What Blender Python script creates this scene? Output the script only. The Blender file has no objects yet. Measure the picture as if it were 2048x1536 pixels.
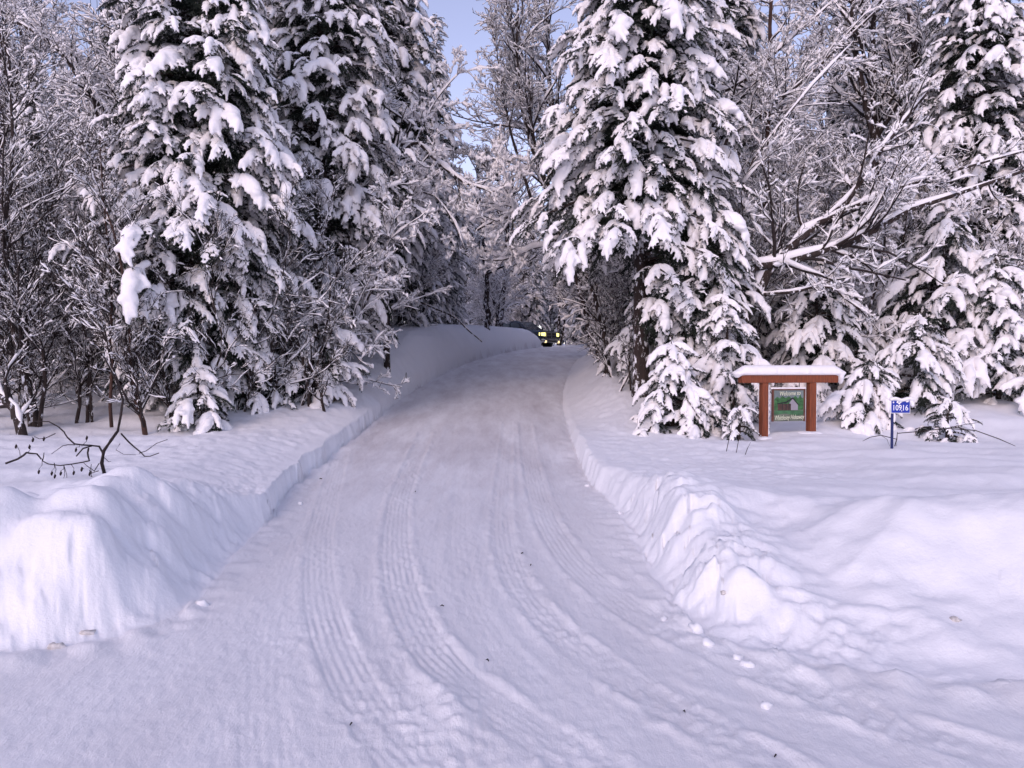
import bpy, math, random
import numpy as np
from mathutils import Vector, Matrix
R = math.radians
rng = np.random.default_rng(7)
random.seed(7)
sc = bpy.context.scene
col = sc.collection

# ------------------------------------------------------------------ camera, sky, sun, exposure
F = 1536.0            # focal length in pixels of the 2048 px wide photograph
EYE = 1.6
HORIZON = 733.0
cam = bpy.data.cameras.new('camera')
cam.sensor_width = 36.0
cam.lens = 27.0
cam.clip_start = 0.05
cam.clip_end = 2000.0
camo = bpy.data.objects.new('camera', cam)
col.objects.link(camo)
camo.location = (0, 0, EYE)
camo.rotation_euler = (R(90) - math.atan((768 - HORIZON) / F), 0, 0)
sc.camera = camo

SUN_EL, SUN_AZ = R(32), R(203)      # azimuth clockwise from +y: low behind the camera
w = bpy.data.worlds.new('World'); sc.world = w; w.use_nodes = True
nt = w.node_tree; nt.nodes.clear()
sky = nt.nodes.new('ShaderNodeTexSky'); sky.sky_type = 'NISHITA'; sky.sun_disc = False
sky.sun_elevation = SUN_EL; sky.sun_rotation = SUN_AZ
sky.air_density = 1.0; sky.dust_density = 0.6; sky.ozone_density = 2.5
mul = nt.nodes.new('ShaderNodeMix'); mul.data_type = 'RGBA'; mul.blend_type = 'MULTIPLY'; mul.inputs[0].default_value = 1.0
mul.inputs[7].default_value = (1.03, 0.87, 0.96, 1)
hs = nt.nodes.new('ShaderNodeHueSaturation'); hs.inputs['Saturation'].default_value = .74
bg = nt.nodes.new('ShaderNodeBackground'); bg.inputs[1].default_value = 0.085
out = nt.nodes.new('ShaderNodeOutputWorld')
nt.links.new(sky.outputs[0], hs.inputs['Color']); nt.links.new(hs.outputs[0], mul.inputs[6]); nt.links.new(mul.outputs[2], bg.inputs[0]); nt.links.new(bg.outputs[0], out.inputs[0])
sl = bpy.data.lights.new('sun', 'SUN'); sl.energy = 0.38; sl.angle = R(30); sl.color = (1.0, 0.76, 0.64)
so = bpy.data.objects.new('sun', sl); col.objects.link(so)
sd = Vector((math.sin(SUN_AZ) * math.cos(SUN_EL), math.cos(SUN_AZ) * math.cos(SUN_EL), math.sin(SUN_EL)))
so.rotation_euler = sd.to_track_quat('Z', 'Y').to_euler()
so.location = (0, -20, 40)
sc.view_settings.view_transform = 'Standard'
sc.view_settings.look = 'None'
sc.view_settings.exposure = 1.43
sc.view_settings.gamma = 1.0

# ------------------------------------------------------------------ helpers
def P(px, py, d):
    """where the point seen at a pixel of the photograph stands when it is d metres away"""
    return np.array([(px - 1024) / F * d, d, EYE + (HORIZON - py) / F * d])

def hash2(ix, iy, seed=0):
    h = (ix.astype(np.int64) * 374761393 + iy.astype(np.int64) * 668265263 + seed * 974634777) & 0x7fffffff
    h = ((h ^ (h >> 13)) * 1274126177) & 0x7fffffff
    h = (h ^ (h >> 16)) & 0xffffff
    return h / float(0xffffff)

def noise2(x, y, seed=0):
    x = np.asarray(x, float); y = np.asarray(y, float)
    ix = np.floor(x); iy = np.floor(y); fx = x - ix; fy = y - iy
    ux = fx * fx * fx * (fx * (fx * 6 - 15) + 10); uy = fy * fy * fy * (fy * (fy * 6 - 15) + 10)
    ix = ix.astype(np.int64); iy = iy.astype(np.int64)
    def g(i, j):
        a = hash2(ix + i, iy + j, seed) * 2 * math.pi
        return np.cos(a) * (fx - i) + np.sin(a) * (fy - j)
    a = g(0, 0) * (1 - ux) + g(1, 0) * ux
    b = g(0, 1) * (1 - ux) + g(1, 1) * ux
    return (a * (1 - uy) + b * uy) * 1.5

def fbm(x, y, oct=4, seed=0, gain=0.5):
    s = 0; a = 1
    for o in range(oct):
        s = s + a * noise2(x * 2 ** o + 17.3 * o, y * 2 ** o - 9.1 * o, seed + o); a *= gain
    return s

def smooth(a, b, x):
    t = np.clip((x - a) / (b - a), 0, 1)
    return t * t * (3 - 2 * t)

def mesh_np(name, V, faces, smooth_shade=True):
    """V (n,3); faces: list of int arrays (m,k)"""
    me = bpy.data.meshes.new(name)
    V = np.asarray(V, np.float32)
    me.vertices.add(len(V)); me.vertices.foreach_set('co', V.ravel())
    faces = [f for f in faces if len(f)]
    nl = sum(f.size for f in faces); nf = sum(len(f) for f in faces)
    idx = np.concatenate([f.ravel() for f in faces]).astype(np.int32)
    tot = np.concatenate([np.full(len(f), f.shape[1], np.int32) for f in faces])
    st = np.concatenate([[0], np.cumsum(tot)[:-1]]).astype(np.int32)
    me.loops.add(nl); me.loops.foreach_set('vertex_index', idx)
    me.polygons.add(nf); me.polygons.foreach_set('loop_start', st)
    me.polygons.foreach_set('use_smooth', np.full(nf, smooth_shade, bool))
    me.update(calc_edges=True)
    return me

def tag(o, label=None, cat=None, group=None, kind=None):
    if label: o['label'] = label
    if cat: o['category'] = cat
    if group: o['group'] = group
    if kind: o['kind'] = kind
    return o

def add(name, me, mat=None, parent=None, loc=None, rot=None):
    o = bpy.data.objects.new(name, me)
    col.objects.link(o)
    if mat is not None and len(me.materials) == 0: me.materials.append(mat)
    if parent is not None: o.parent = parent
    if loc is not None: o.location = loc
    if rot is not None: o.rotation_euler = rot
    return o

def empty(name, loc, rz=0, label=None, cat=None, group=None):
    o = bpy.data.objects.new(name, None); col.objects.link(o)
    o.location = loc; o.rotation_euler = (0, 0, rz)
    o.empty_display_size = 0.2
    return tag(o, label, cat, group)

def dup(root, loc, rz, scale, label, group=None):
    c = root.copy(); col.objects.link(c); c.location = loc; c.rotation_euler = (0, 0, rz); c.scale = (scale,) * 3 if not hasattr(scale, '__len__') else scale
    c['label'] = label
    if group: c['group'] = group
    elif 'group' in c: del c['group']
    for ch in root.children:
        k = ch.copy(); col.objects.link(k); k.parent = c
        for g in ch.children:
            q = g.copy(); col.objects.link(q); q.parent = k
    return c

class MB:
    """small mesh collector: boxes, bars, tubes, polygons"""
    def __init__(s): s.v = []; s.f = []
    def _add(s, vs, fs):
        n = len(s.v); s.v += [tuple(map(float, v)) for v in vs]; s.f += [tuple(i + n for i in f) for f in fs]
    def box(s, c, d, rot=None, taper=1.0):
        hx, hy, hz = d[0] / 2, d[1] / 2, d[2] / 2
        vs = []
        for z, t in ((-hz, 1.0), (hz, taper)):
            for x, y in ((-hx, -hy), (hx, -hy), (hx, hy), (-hx, hy)):
                v = Vector((x * t, y * t, z))
                if rot is not None: v = rot @ v
                vs.append(v + Vector(c))
        s._add(vs, [(0, 3, 2, 1), (4, 5, 6, 7), (0, 1, 5, 4), (1, 2, 6, 5), (2, 3, 7, 6), (3, 0, 4, 7)])
    def prism(s, poly, y0, y1):
        """poly of (x,z) pulled along y"""
        n = len(poly)
        vs = [(x, y0, z) for x, z in poly] + [(x, y1, z) for x, z in poly]
        s._add(vs, [tuple(range(n)), tuple(range(2 * n - 1, n - 1, -1))] + [(i, i + n, (i + 1) % n + n, (i + 1) % n) for i in range(n)])
    def quad(s, a, b, c, d): s._add([a, b, c, d], [(0, 1, 2, 3)])
    def tube(s, pts, rad, k=8, cap=True):
        pts = [Vector(p) for p in pts]
        if not hasattr(rad, '__len__'): rad = [rad] * len(pts)
        vs = []
        for i, p in enumerate(pts):
            t = (pts[min(i + 1, len(pts) - 1)] - pts[max(i - 1, 0)]).normalized()
            u = t.cross(Vector((0, 0, 1)) if abs(t.z) < .9 else Vector((1, 0, 0))).normalized(); v = t.cross(u)
            for j in range(k):
                a = 2 * math.pi * j / k
                vs.append(p + (u * math.cos(a) + v * math.sin(a)) * rad[i])
        fs = [(i * k + j, i * k + (j + 1) % k, (i + 1) * k + (j + 1) % k, (i + 1) * k + j) for i in range(len(pts) - 1) for j in range(k)]
        if cap: fs += [tuple(range(k - 1, -1, -1)), tuple((len(pts) - 1) * k + j for j in range(k))]
        s._add(vs, fs)
    def build(s, name, mat, parent=None, bevel=0, smooth_shade=False, seg=2):
        me = bpy.data.meshes.new(name); me.from_pydata(s.v, [], s.f)
        me.polygons.foreach_set('use_smooth', [smooth_shade] * len(me.polygons)); me.update()
        o = add(name, me, mat, parent)
        if bevel:
            m = o.modifiers.new('bevel', 'BEVEL'); m.width = bevel; m.segments = seg; m.limit_method = 'ANGLE'
        return o

# ------------------------------------------------------------------ materials
def new_mat(name):
    m = bpy.data.materials.new(name); m.use_nodes = True
    n = m.node_tree; b = n.nodes['Principled BSDF']
    return m, n, b
def L(n, a, b): n.links.new(a, b)
def noise_node(n, scale, detail=4, rough=.55, coord='Object', vec=None, stretch=None):
    t = n.nodes.new('ShaderNodeTexNoise'); t.inputs['Scale'].default_value = scale; t.inputs['Detail'].default_value = detail; t.inputs['Roughness'].default_value = rough
    tc = n.nodes.new('ShaderNodeTexCoord')
    src = tc.outputs[coord]
    if stretch:
        mp = n.nodes.new('ShaderNodeMapping'); mp.inputs['Scale'].default_value = stretch; L(n, src, mp.inputs[0]); src = mp.outputs[0]
    L(n, src, t.inputs['Vector'])
    return t
def ramp(n, fac, stops):
    r = n.nodes.new('ShaderNodeValToRGB'); e = r.color_ramp.elements
    while len(e) < len(stops): e.new(0.5)
    for k, (p, c) in zip(e, stops): k.position = p; k.color = (*c, 1)
    L(n, fac, r.inputs[0]); return r
def simple(name, c, rough=.6, metal=0, var=0.0, scale=8, stretch=None, bump=0):
    m, n, b = new_mat(name)
    b.inputs['Base Color'].default_value = (*c, 1); b.inputs['Roughness'].default_value = rough; b.inputs['Metallic'].default_value = metal
    if var:
        t = noise_node(n, scale, stretch=stretch)
        lo = tuple(x * (1 - var) for x in c); hi = tuple(min(1, x * (1 + var)) for x in c)
        r = ramp(n, t.outputs[0], [(.3, lo), (.7, hi)]); L(n, r.outputs[0], b.inputs['Base Color'])
        if bump:
            bp = n.nodes.new('ShaderNodeBump'); bp.inputs['Strength'].default_value = bump; bp.inputs['Distance'].default_value = .01
            L(n, t.outputs[0], bp.inputs['Height']); L(n, bp.outputs[0], b.inputs['Normal'])
    return m

def snow_mat(name, base, fine, dist, sss=0.0):
    m, n, b = new_mat(name)
    b.inputs['Base Color'].default_value = (*base, 1); b.inputs['Roughness'].default_value = .65
    b.inputs['Specular IOR Level'].default_value = .25
    t = noise_node(n, fine, 6, .7)
    bp = n.nodes.new('ShaderNodeBump'); bp.inputs['Strength'].default_value = .5; bp.inputs['Distance'].default_value = dist
    L(n, t.outputs[0], bp.inputs['Height']); L(n, bp.outputs[0], b.inputs['Normal'])
    return m
M = {}
M['tree_snow'] = snow_mat('tree_snow', (.93, .905, .905), 14, .02)
M['ground_snow'] = snow_mat('ground_snow', (.88, .88, .91), 24, .016)
M['bark'] = simple('bark', (.030, .019, .016), .9, var=.45, scale=14, stretch=(1, 1, .25), bump=.6)
M['bark_red'] = simple('bark_red', (.052, .024, .017), .9, var=.4, scale=14, stretch=(1, 1, .3), bump=.6)
def snowy_bark(m):
    n = m.node_tree; b = n.nodes['Principled BSDF']; old = b.inputs['Base Color'].links[0].from_socket
    t = noise_node(n, 11, 5, .7, stretch=(1, 1, .45)); r = ramp(n, t.outputs[0], [(.55, (0, 0, 0)), (.60, (1, 1, 1))])
    mx = n.nodes.new('ShaderNodeMix'); mx.data_type = 'RGBA'; L(n, r.outputs[0], mx.inputs[0]); L(n, old, mx.inputs[6]); mx.inputs[7].default_value = (.82, .82, .85, 1); L(n, mx.outputs[2], b.inputs['Base Color'])
snowy_bark(M['bark'])
M['twig'] = simple('twig', (.020, .012, .011), .85, var=.3, scale=6)
M['needles'] = simple('needles', (.013, .021, .013), .7, var=.5, scale=3)
M['wood'] = simple('stained_wood', (.20, .046, .012), .55, var=.35, scale=9, stretch=(6, 6, .6), bump=.3)

# ------------------------------------------------------------------ ground and driveway
def chaikin(p, n=2):
    p = np.array(p, float)
    for _ in range(n):
        a = p[:-1] * .75 + p[1:] * .25; b = p[:-1] * .25 + p[1:] * .75
        q = np.empty((2 * len(a), 2)); q[0::2] = a; q[1::2] = b
        p = np.vstack([p[:1], q, p[-1:]])
    return p
LEFT = chaikin([(-60, 5.6), (-12, 4.7), (-5, 4.3), (-2.85, 4.2), (-2.45, 4.38), (-2.15, 4.75), (-2.16, 5.4), (-2.30, 6.2), (-2.52, 7.9), (-2.68, 8.85), (-2.92, 10.3),
        (-2.95, 12.4), (-2.91, 16.1), (-2.72, 19.9), (-2.28, 23.7), (-1.67, 29.4), (-.3, 38), (1.35, 44), (1.9, 46.5), (1.3, 49), (-2, 51), (-10, 54), (-30, 58)])
RIGHT = chaikin([(60, 1.5), (12, 2.6), (5, 3.3), (3.0, 3.62), (1.9, 3.95), (1.35, 4.25), (1.14, 4.6), (1.06, 5.2), (1.06, 5.9), (1.10, 7.5), (1.16, 9.0), (1.02, 10.3), (1.06, 12.4),
        (1.10, 16.1), (1.27, 19.9), (1.71, 23.7), (2.34, 29.4), (3.9, 38), (5.3, 46), (5.2, 52), (2.5, 57), (-6, 60.5), (-30, 64)])
POLY = np.vstack([LEFT[::-1], [(-60, -60), (60, -60)], RIGHT])

def seg_dist(X, Y, line):
    best = np.full(X.shape, 1e9); par = np.zeros(X.shape); side = np.zeros(X.shape); acc = 0
    for a, b in zip(line[:-1], line[1:]):
        d = b - a; l2 = d @ d; l = math.sqrt(l2)
        t = np.clip(((X - a[0]) * d[0] + (Y - a[1]) * d[1]) / l2, 0, 1)
        ex = X - a[0] - t * d[0]; ey = Y - a[1] - t * d[1]
        q = ex * ex + ey * ey
        m = q < best
        best = np.where(m, q, best); par = np.where(m, acc + t * l, par)
        side = np.where(m, d[0] * ey - d[1] * ex, side); acc += l
    return np.sqrt(best), par, np.sign(side)
def inside(X, Y):
    c = np.zeros(X.shape, bool); p = POLY
    for i in range(len(p)):
        x0, y0 = p[i]; x1, y1 = p[(i + 1) % len(p)]
        if y0 == y1: continue
        m = ((y0 > Y) != (y1 > Y)) & (X < (x1 - x0) * (Y - y0) / (y1 - y0) + x0)
        c ^= m
    return c
ZR = ([-80, 8, 10.3, 12.4, 14.2, 16.1, 19.9, 23.7, 29.4, 39, 46, 50, 56, 70, 100, 400], [0, 0, .03, .12, .27, .45, .86, 1.28, 1.76, 2.36, 2.76, 2.86, 2.7, 2.6, 4, 10])
HL = ([0, 4, 10, 13, 17, 20, 24, 30, 40, 46, 60, 400], [.42, .45, .45, .42, .60, .92, 1.40, 1.45, 1.28, 1.12, 1.0, 1.2])
HR = ([-5, 3, 4, 8, 10, 13, 18, 25, 35, 46, 60, 400], [.05, .15, .34, .38, .30, .26, .72, .9, .7, .35, .5, 1])
WL = ([0, 4, 6, 8, 10.5, 20, 30, 46, 60], [.34, .42, .40, .27, .24, .20, .28, .32, .3])
RIDGE = np.array([(1.55, 7.2), (1.75, 6.3), (2.6, 5.75), (3.7, 5.15), (5.2, 4.6), (8, 4.2)])
def track_line(px): return chaikin([((x - 1024) / F * (EYE * F / (y - HORIZON)), EYE * F / (y - HORIZON)) for x, y in px], 2)
TRACKS = [  # pixels of the photograph on the level ground, half width, strength
    (track_line([(690, 900), (640, 1040), (632, 1150), (650, 1260), (700, 1380), (765, 1480), (840, 1560)]), .12, 1.0),
    (track_line([(850, 900), (800, 980), (786, 1090), (808, 1220), (865, 1320), (960, 1405), (1080, 1482), (1200, 1560)]), .13, 1.15),
    (track_line([(1020, 860), (1008, 950), (1000, 1070), (1030, 1170), (1110, 1265), (1250, 1372), (1400, 1460), (1580, 1550)]), .11, 1.1),
    (track_line([(1045, 860), (1075, 1010), (1130, 1110), (1220, 1195), (1330, 1265), (1450, 1318), (1640, 1395), (1850, 1470), (2100, 1545)]), .13, 1.3),
    (track_line([(930, 900), (915, 1050), (925, 1180), (985, 1290), (1090, 1390)]), .10, .45),
    (track_line([(1120, 1160), (1160, 1260), (1300, 1370), (1500, 1470), (1700, 1550)]), .10, .35),
    (track_line([(740, 1140), (735, 1260), (790, 1380), (880, 1480), (960, 1560)]), .10, .4),
    (track_line([(1010, 880), (965, 1080), (942, 1280), (965, 1560)]), .10, .35),
    (track_line([(905, 880), (850, 1080), (835, 1290), (880, 1560)]), .11, .35),
    (track_line([(1080, 900), (1128, 1050), (1240, 1165), (1400, 1255), (1680, 1345)]), .11, .45),
    (track_line([(610, 1020), (545, 1190), (520, 1350), (530, 1560)]), .11, .3),
    (track_line([(1270, 1380), (1480, 1440), (1760, 1500), (2060, 1560)]), .14, .5),
    (track_line([(-80, 1480), (220, 1420), (420, 1350), (560, 1290)]), .22, .5),
]
def cells(x, y, seed):
    """a random level per ragged cell, with short steep steps between cells"""
    x = x + .35 * noise2(x * 1.7, y * 1.7, seed + 1); y = y + .35 * noise2(x * 1.7 + 5, y * 1.7, seed + 2)
    ix = np.floor(x).astype(np.int64); iy = np.floor(y).astype(np.int64)
    ds = []; vs = []
    for i in (-1, 0, 1):
        for j in (-1, 0, 1):
            cx_ = ix + i; cy_ = iy + j
            px_ = cx_ + hash2(cx_, cy_, seed); py_ = cy_ + hash2(cx_, cy_, seed + 9)
            ds.append((x - px_) ** 2 + (y - py_) ** 2); vs.append(hash2(cx_, cy_, seed + 17))
    ds = np.array(ds); vs = np.array(vs); wgt = np.exp(-(ds - ds.min(0)) * 22)
    return (wgt * vs).sum(0) / wgt.sum(0)
def ground_z(X, Y, detail=True):
    X = np.asarray(X, float); Y = np.asarray(Y, float)
    # uneven foot line
    wob = .05 * noise2(X * 1.3, Y * 1.3, 5) + (.006 + .019 * smooth(6.5, 8.5, Y)) * noise2(X * 5, Y * 5, 6)
    ins = inside(X, Y)
    dl, pl, _ = seg_dist(X, Y, LEFT); dr, pr, _ = seg_dist(X, Y, RIGHT)
    left = dl < dr
    t = np.where(ins, -np.minimum(dl, dr), np.minimum(dl, dr)) + wob
    # blocks broken off by the plough: whole cells of the bank stand forward or back
    nz = (Y > 3) & (Y < 12) & (np.abs(X) < 8) & (t > -.3) & (t < 1.2)
    if nz.any():
        xx = X[nz]; yy = Y[nz]
        amp = np.where(left[nz], .0 * (1 - smooth(6.5, 9.5, yy)) + .03, .06 * (1 - smooth(7.2, 9.5, yy)) * smooth(4.0, 4.9, yy) + .04)
        t = t.copy(); t[nz] += amp * (cells(xx * 3.6, yy * 3.6, 91) - .5) * smooth(-.25, -.05, t[nz] * 1.0) * (1 - smooth(.5, .9, t[nz])) + .35 * amp * (cells(xx * 9, yy * 9, 93) - .5) * smooth(-.25, 0, t[nz])
    zr = np.interp(Y, *ZR)
    # slow roll of the land
    roll = .10 * noise2(X * .23, Y * .23, 11) + .07 * noise2(X * .6, Y * .6, 12)
    far = smooth(3, 9, t)
    rise = .10 * np.clip(np.abs(X) - 12, 0, 60) * smooth(12, 20, Y)
    # left side
    wl = np.interp(Y, *WL); hl = np.interp(Y, *HL)
    w0 = .05 + .05 * smooth(-.3, .8, noise2(X * 1.1, Y * 1.1, 21))
    near = 1 - smooth(6.3, 8.2, Y)
    lump = near * (.07 * noise2(X * 3.3 + 2, Y * 3.3, 35) + .11 * fbm(X * 1.7, Y * 1.7, 2, 31) + .025 * np.abs(noise2(X * 3.1, Y * 3.1, 33)))
    reach = np.interp(Y, [4, 8, 14, 18, 23, 32, 60], [1.0, 1.2, 1.2, 1.0, 1.0, 1.3, 1.4])
    L_ = wl * smooth(0, 1, t / (w0 * (1 - near) + .82 * near)) + (hl - wl) * (smooth(0.02, 1, t / reach) * (1 - smooth(9, 15, Y)) + (1 - (1 - np.clip(t / reach, 0, 1)) ** 2.2) * smooth(9, 15, Y)) + near * .27 * np.exp(-((t - .75) / .62) ** 2) * smooth(0, .4, t)
    L_ = L_ + lump * smooth(.0, .35, t)
    # right side
    hr = np.interp(Y, *HR)
    drg, _, _ = seg_dist(X, Y, RIDGE)
    t1 = .42 + np.maximum(1.35 * (1 - smooth(4.1, 5.0, Y)), 1.7 * smooth(1.35, 2.3, X) * (1 - smooth(6, 7.5, Y))) + .9 * smooth(10.5, 15, Y) - .2 * smooth(8, 10, Y) * (1 - smooth(10.5, 13, Y))
    wr = .22 * smooth(8.5, 9.6, Y) * (1 - smooth(12, 16, Y)) + .08 * smooth(9, 12, Y)
    mound = (.20 + .13 * smooth(1.8, 3.2, X)) * np.exp(-(drg / .75) ** 2)
    face = (1 - smooth(6.8, 8.3, Y)) * smooth(4.2, 5.0, Y) * (1 - smooth(.55, 1.1, t))
    R_ = wr * smooth(0, .13, t) + (hr - wr + mound) * smooth(0, 1, t / t1)
    R_ = R_ + face * (.10 * np.abs(fbm(X * 2.0, Y * 3.4, 2, 41)) - .02) * smooth(0, .2, t) + .05 * near * fbm(X * 1.5, Y * 1.5, 3, 43) * smooth(0, .6, t)
    # small drifts on the field round the signs
    drift = smooth(1.0, 2.5, t) * .05 * noise2(X * .9 + .4 * Y, Y * 1.7, 47)
    fz = (Y > 3) & (Y < 9.5) & (np.abs(X) < 8) & (t > 0) & (t < 1.6)
    if fz.any():
        ch = cells(X[fz] * 5.0, Y[fz] * 5.0, 95) - .5 + .5 * (cells(X[fz] * 13, Y[fz] * 13, 97) - .5)
        zone = smooth(0, .12, t[fz]) * (1 - smooth(.45, 1.0, t[fz])) * (1 - smooth(7.5, 9.0, Y[fz]))
        kk = .038 * zone * (.25 + 1.0 * smooth(-.2, .5, noise2(X[fz] * .9, Y[fz] * .9, 99)))
        L_ = L_.copy(); R_ = R_.copy(); L_[fz] += kk * ch * .8; R_[fz] += kk * ch * (.3 + .9 * smooth(4.1, 4.8, Y[fz]))
    bank = np.where(left, L_, R_) + (roll * smooth(.6, 3, t)) + drift
    # plough combed texture on top of the banks and small lumps
    comb = smooth(.15, .5, t) * (1 - smooth(2.2, 4.0, t)) * smooth(7.6, 9, Y) * (.020 * noise2(X * 3 + Y * .8, Y * 8 - X * 2.0, 51) + .014 * noise2(X * 7, Y * 15 - X * 4, 52))
    tiny = .012 * fbm(X * 4, Y * 4, 3, 55) * smooth(0, .3, t)
    z_bank = zr + bank + comb + tiny + rise + .030 * fbm(X * 8, Y * 8, 3, 57) * smooth(0, .06, t) * (1 - smooth(.3, .9, t)) * (1 - smooth(8, 11, Y)) * smooth(-.5, .3, noise2(X * 1.3, Y * 1.3, 58))
    road = zr + .02 * noise2(X * .7, Y * .4, 61) + .006 * noise2(X * 4, Y * 1.5, 62) + .004 * fbm(X * 16, Y * 9, 2, 63)
    if detail:
        edge = smooth(-.40, 0, t) * .022 * (.6 + 1.3 * noise2(X * 5, Y * 5, 64)) * (1 + 1.0 * (1 - smooth(3.5, 6, Y)))
        road = road + np.clip(edge, 0, .12)
        sel = ins & (Y > 2.0) & (Y < 16) & (np.abs(X) < 7)
        xs = X[sel]; ys = Y[sel]; dz = np.zeros(xs.shape)
        for k, (ln, hw, st) in enumerate(TRACKS):
            dd, pp, sg = seg_dist(xs, ys, ln)
            m = dd < hw * 2.4
            a, b, s = dd[m], pp[m], sg[m]
            s = s * a
            fade = np.clip(.72 + .7 * noise2(b * .8, b * 0 + k, 71), .3, 1.2) * st
            tread = np.cos(s * 2 * math.pi / .045 + .25 * noise2(b * 5, b * 0 + 3.1 * k, 73)) * (.8 + .45 * noise2(b * 20, s * 16, 72))
            chunk = np.clip(noise2(xs[m] * 15, ys[m] * 15, 74) + .25 * noise2(xs[m] * 34, ys[m] * 34, 75), -.2, 1) * smooth(-.25, .35, noise2(b * .9, b * 0 + 7.7 * k, 76))
            core = 1 - smooth(hw * .85, hw * 1.1, a)
            berm = np.exp(-((a - hw * 1.25) / .035) ** 2)
            dz[m] += fade * (core * (.0034 * tread * (.55 + .9 * smooth(-.3, .5, noise2(b * 2.2, b * 0 + 5 * k, 78))) - .006) + (.011 + .008 * (k in (1, 2, 3))) * berm * (.6 + .8 * noise2(b * 5, s * 4, 77))) + st * .012 * chunk * (1 - smooth(hw * .9, hw * 1.9, a))
        # scraped patches and loose crumbs left by the plough
        crumbs = .020 * np.clip(noise2(xs * 9, ys * 9, 81) - .55, 0, 1) * smooth(.0, .5, noise2(xs * .8, ys * .8, 82))
        dz += crumbs
        plow = .005 * np.cos(xs * 14 + 1.2 * noise2(xs * .8, ys * .25, 84)) * smooth(0.1, .6, noise2(xs * .5, ys * .25, 83) + .2)
        dz += plow
        # a lump of snow dropped in the middle
        dz += .035 * np.exp(-(((xs + .28) + .25 * (ys - 3.55)) / .13) ** 2 - ((ys - 3.55) / .38) ** 2) * (1 + .4 * noise2(xs * 12, ys * 12, 85))
        r2 = road.copy(); r2[sel] += dz; road = r2
    z = np.where(ins & (t < 0), road, np.where(t < 0, road, z_bank))
    k = smooth(-.02, .03, t)
    z = road * (1 - k) + z_bank * k
    return z, ins
def gz(x, y):
    z, _ = ground_z(np.array([float(x)]), np.array([float(y)]), False)
    return float(z[0])
def gzs(xy):
    xy = np.asarray(xy, float)
    return ground_z(xy[:, 0], xy[:, 1], False)[0]

def make_ground():
    th = np.concatenate([np.radians(np.arange(-180, -44, 4.0)), np.linspace(R(-42), R(42), 1050), np.radians(np.arange(46, 180, 4.0))])
    r = [.7]
    while r[-1] < 75: r.append(r[-1] * 1.0068)
    while r[-1] < 420: r.append(r[-1] * 1.06)
    r = np.array(r)
    TH, RR = np.meshgrid(th, r)
    X = np.sin(TH) * RR; Y = np.cos(TH) * RR
    Z, ins = ground_z(X.ravel(), Y.ravel())
    X = X.ravel(); Y = Y.ravel()
    nt_, nr = len(th), len(r)
    V = np.stack([X, Y, Z], 1)
    V = np.vstack([V, [[0, 0, 0]]])
    i = np.arange(nr - 1)[:, None] * nt_; j = np.arange(nt_)[None, :]; j2 = (j + 1) % nt_
    Q = np.stack([(i + j), (i + nt_ + j), (i + nt_ + j2), (i + j2)], -1).reshape(-1, 4)
    cap = np.stack([np.arange(nt_), (np.arange(nt_) + 1) % nt_, np.full(nt_, len(V) - 1)], 1)
    # vertex normals of the whole sheet so the two objects meet without a seam
    fn = np.cross(V[Q[:, 2]] - V[Q[:, 0]], V[Q[:, 3]] - V[Q[:, 1]])
    fn *= np.sign(fn[:, 2:3]) + (fn[:, 2:3] == 0)
    N = np.zeros_like(V)
    for k in range(4):
        for c in range(3): N[:, c] += np.bincount(Q[:, k], weights=fn[:, c], minlength=len(V))
    N /= np.maximum(np.linalg.norm(N, axis=1, keepdims=True), 1e-9)
    N[-1] = (0, 0, 1)
    Q = Q[:, ::-1]
    fin = ins[Q].sum(1) >= 2 if len(ins) > Q.max() else np.append(ins, True)[Q].sum(1) >= 2
    def part(name, faces, mat):
        used = np.unique(np.concatenate([f.ravel() for f in faces if len(f)]))
        mp = np.full(len(V), -1); mp[used] = np.arange(len(used))
        me = mesh_np(name, V[used], [mp[f] for f in faces])
        me.normals_split_custom_set_from_vertices(N[used])
        return tag(add(name, me, mat), kind='structure')
    part('road', [Q[fin], cap], M['road'])
    part('ground', [Q[~fin]], M['ground_snow'])

def road_material():
    m, n, b = new_mat('packed_snow')
    b.inputs['Roughness'].default_value = .55; b.inputs['Specular IOR Level'].default_value = .3
    t = noise_node(n, 1.0, 5, .6, stretch=(1.6, .35, 1))
    g = ramp(n, t.outputs[0], [(.30, (.81, .80, .825)), (.47, (.86, .855, .88)), (.66, (.90, .90, .925))])
    # worn brownish patches further up the drive
    t2 = noise_node(n, 1.6, 6, .65, stretch=(1.4, .3, 1))
    tc = n.nodes.new('ShaderNodeTexCoord'); sp = n.nodes.new('ShaderNodeSeparateXYZ'); L(n, tc.outputs['Object'], sp.inputs[0])
    mr = n.nodes.new('ShaderNodeMapRange'); mr.inputs[1].default_value = 5; mr.inputs[2].default_value = 12; L(n, sp.outputs[1], mr.inputs[0])
    r2 = ramp(n, t2.outputs[0], [(.36, (0, 0, 0)), (.80, (1, 1, 1))])
    mm = n.nodes.new('ShaderNodeMath'); mm.operation = 'MULTIPLY'; L(n, r2.outputs[0], mm.inputs[0]); L(n, mr.outputs[0], mm.inputs[1])
    mx = n.nodes.new('ShaderNodeMix'); mx.data_type = 'RGBA'; L(n, mm.outputs[0], mx.inputs[0]); L(n, g.outputs[0], mx.inputs[6]); mx.inputs[7].default_value = (.56, .52, .54, 1)
    L(n, mx.outputs[2], b.inputs['Base Color'])
    t3 = noise_node(n, 30, 6, .75, stretch=(1, .5, 1))
    bp = n.nodes.new('ShaderNodeBump'); bp.inputs['Strength'].default_value = .8; bp.inputs['Distance'].default_value = .016
    L(n, t3.outputs[0], bp.inputs['Height']); L(n, bp.outputs[0], b.inputs['Normal'])
    return m
M['road'] = road_material()
make_ground()

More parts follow.
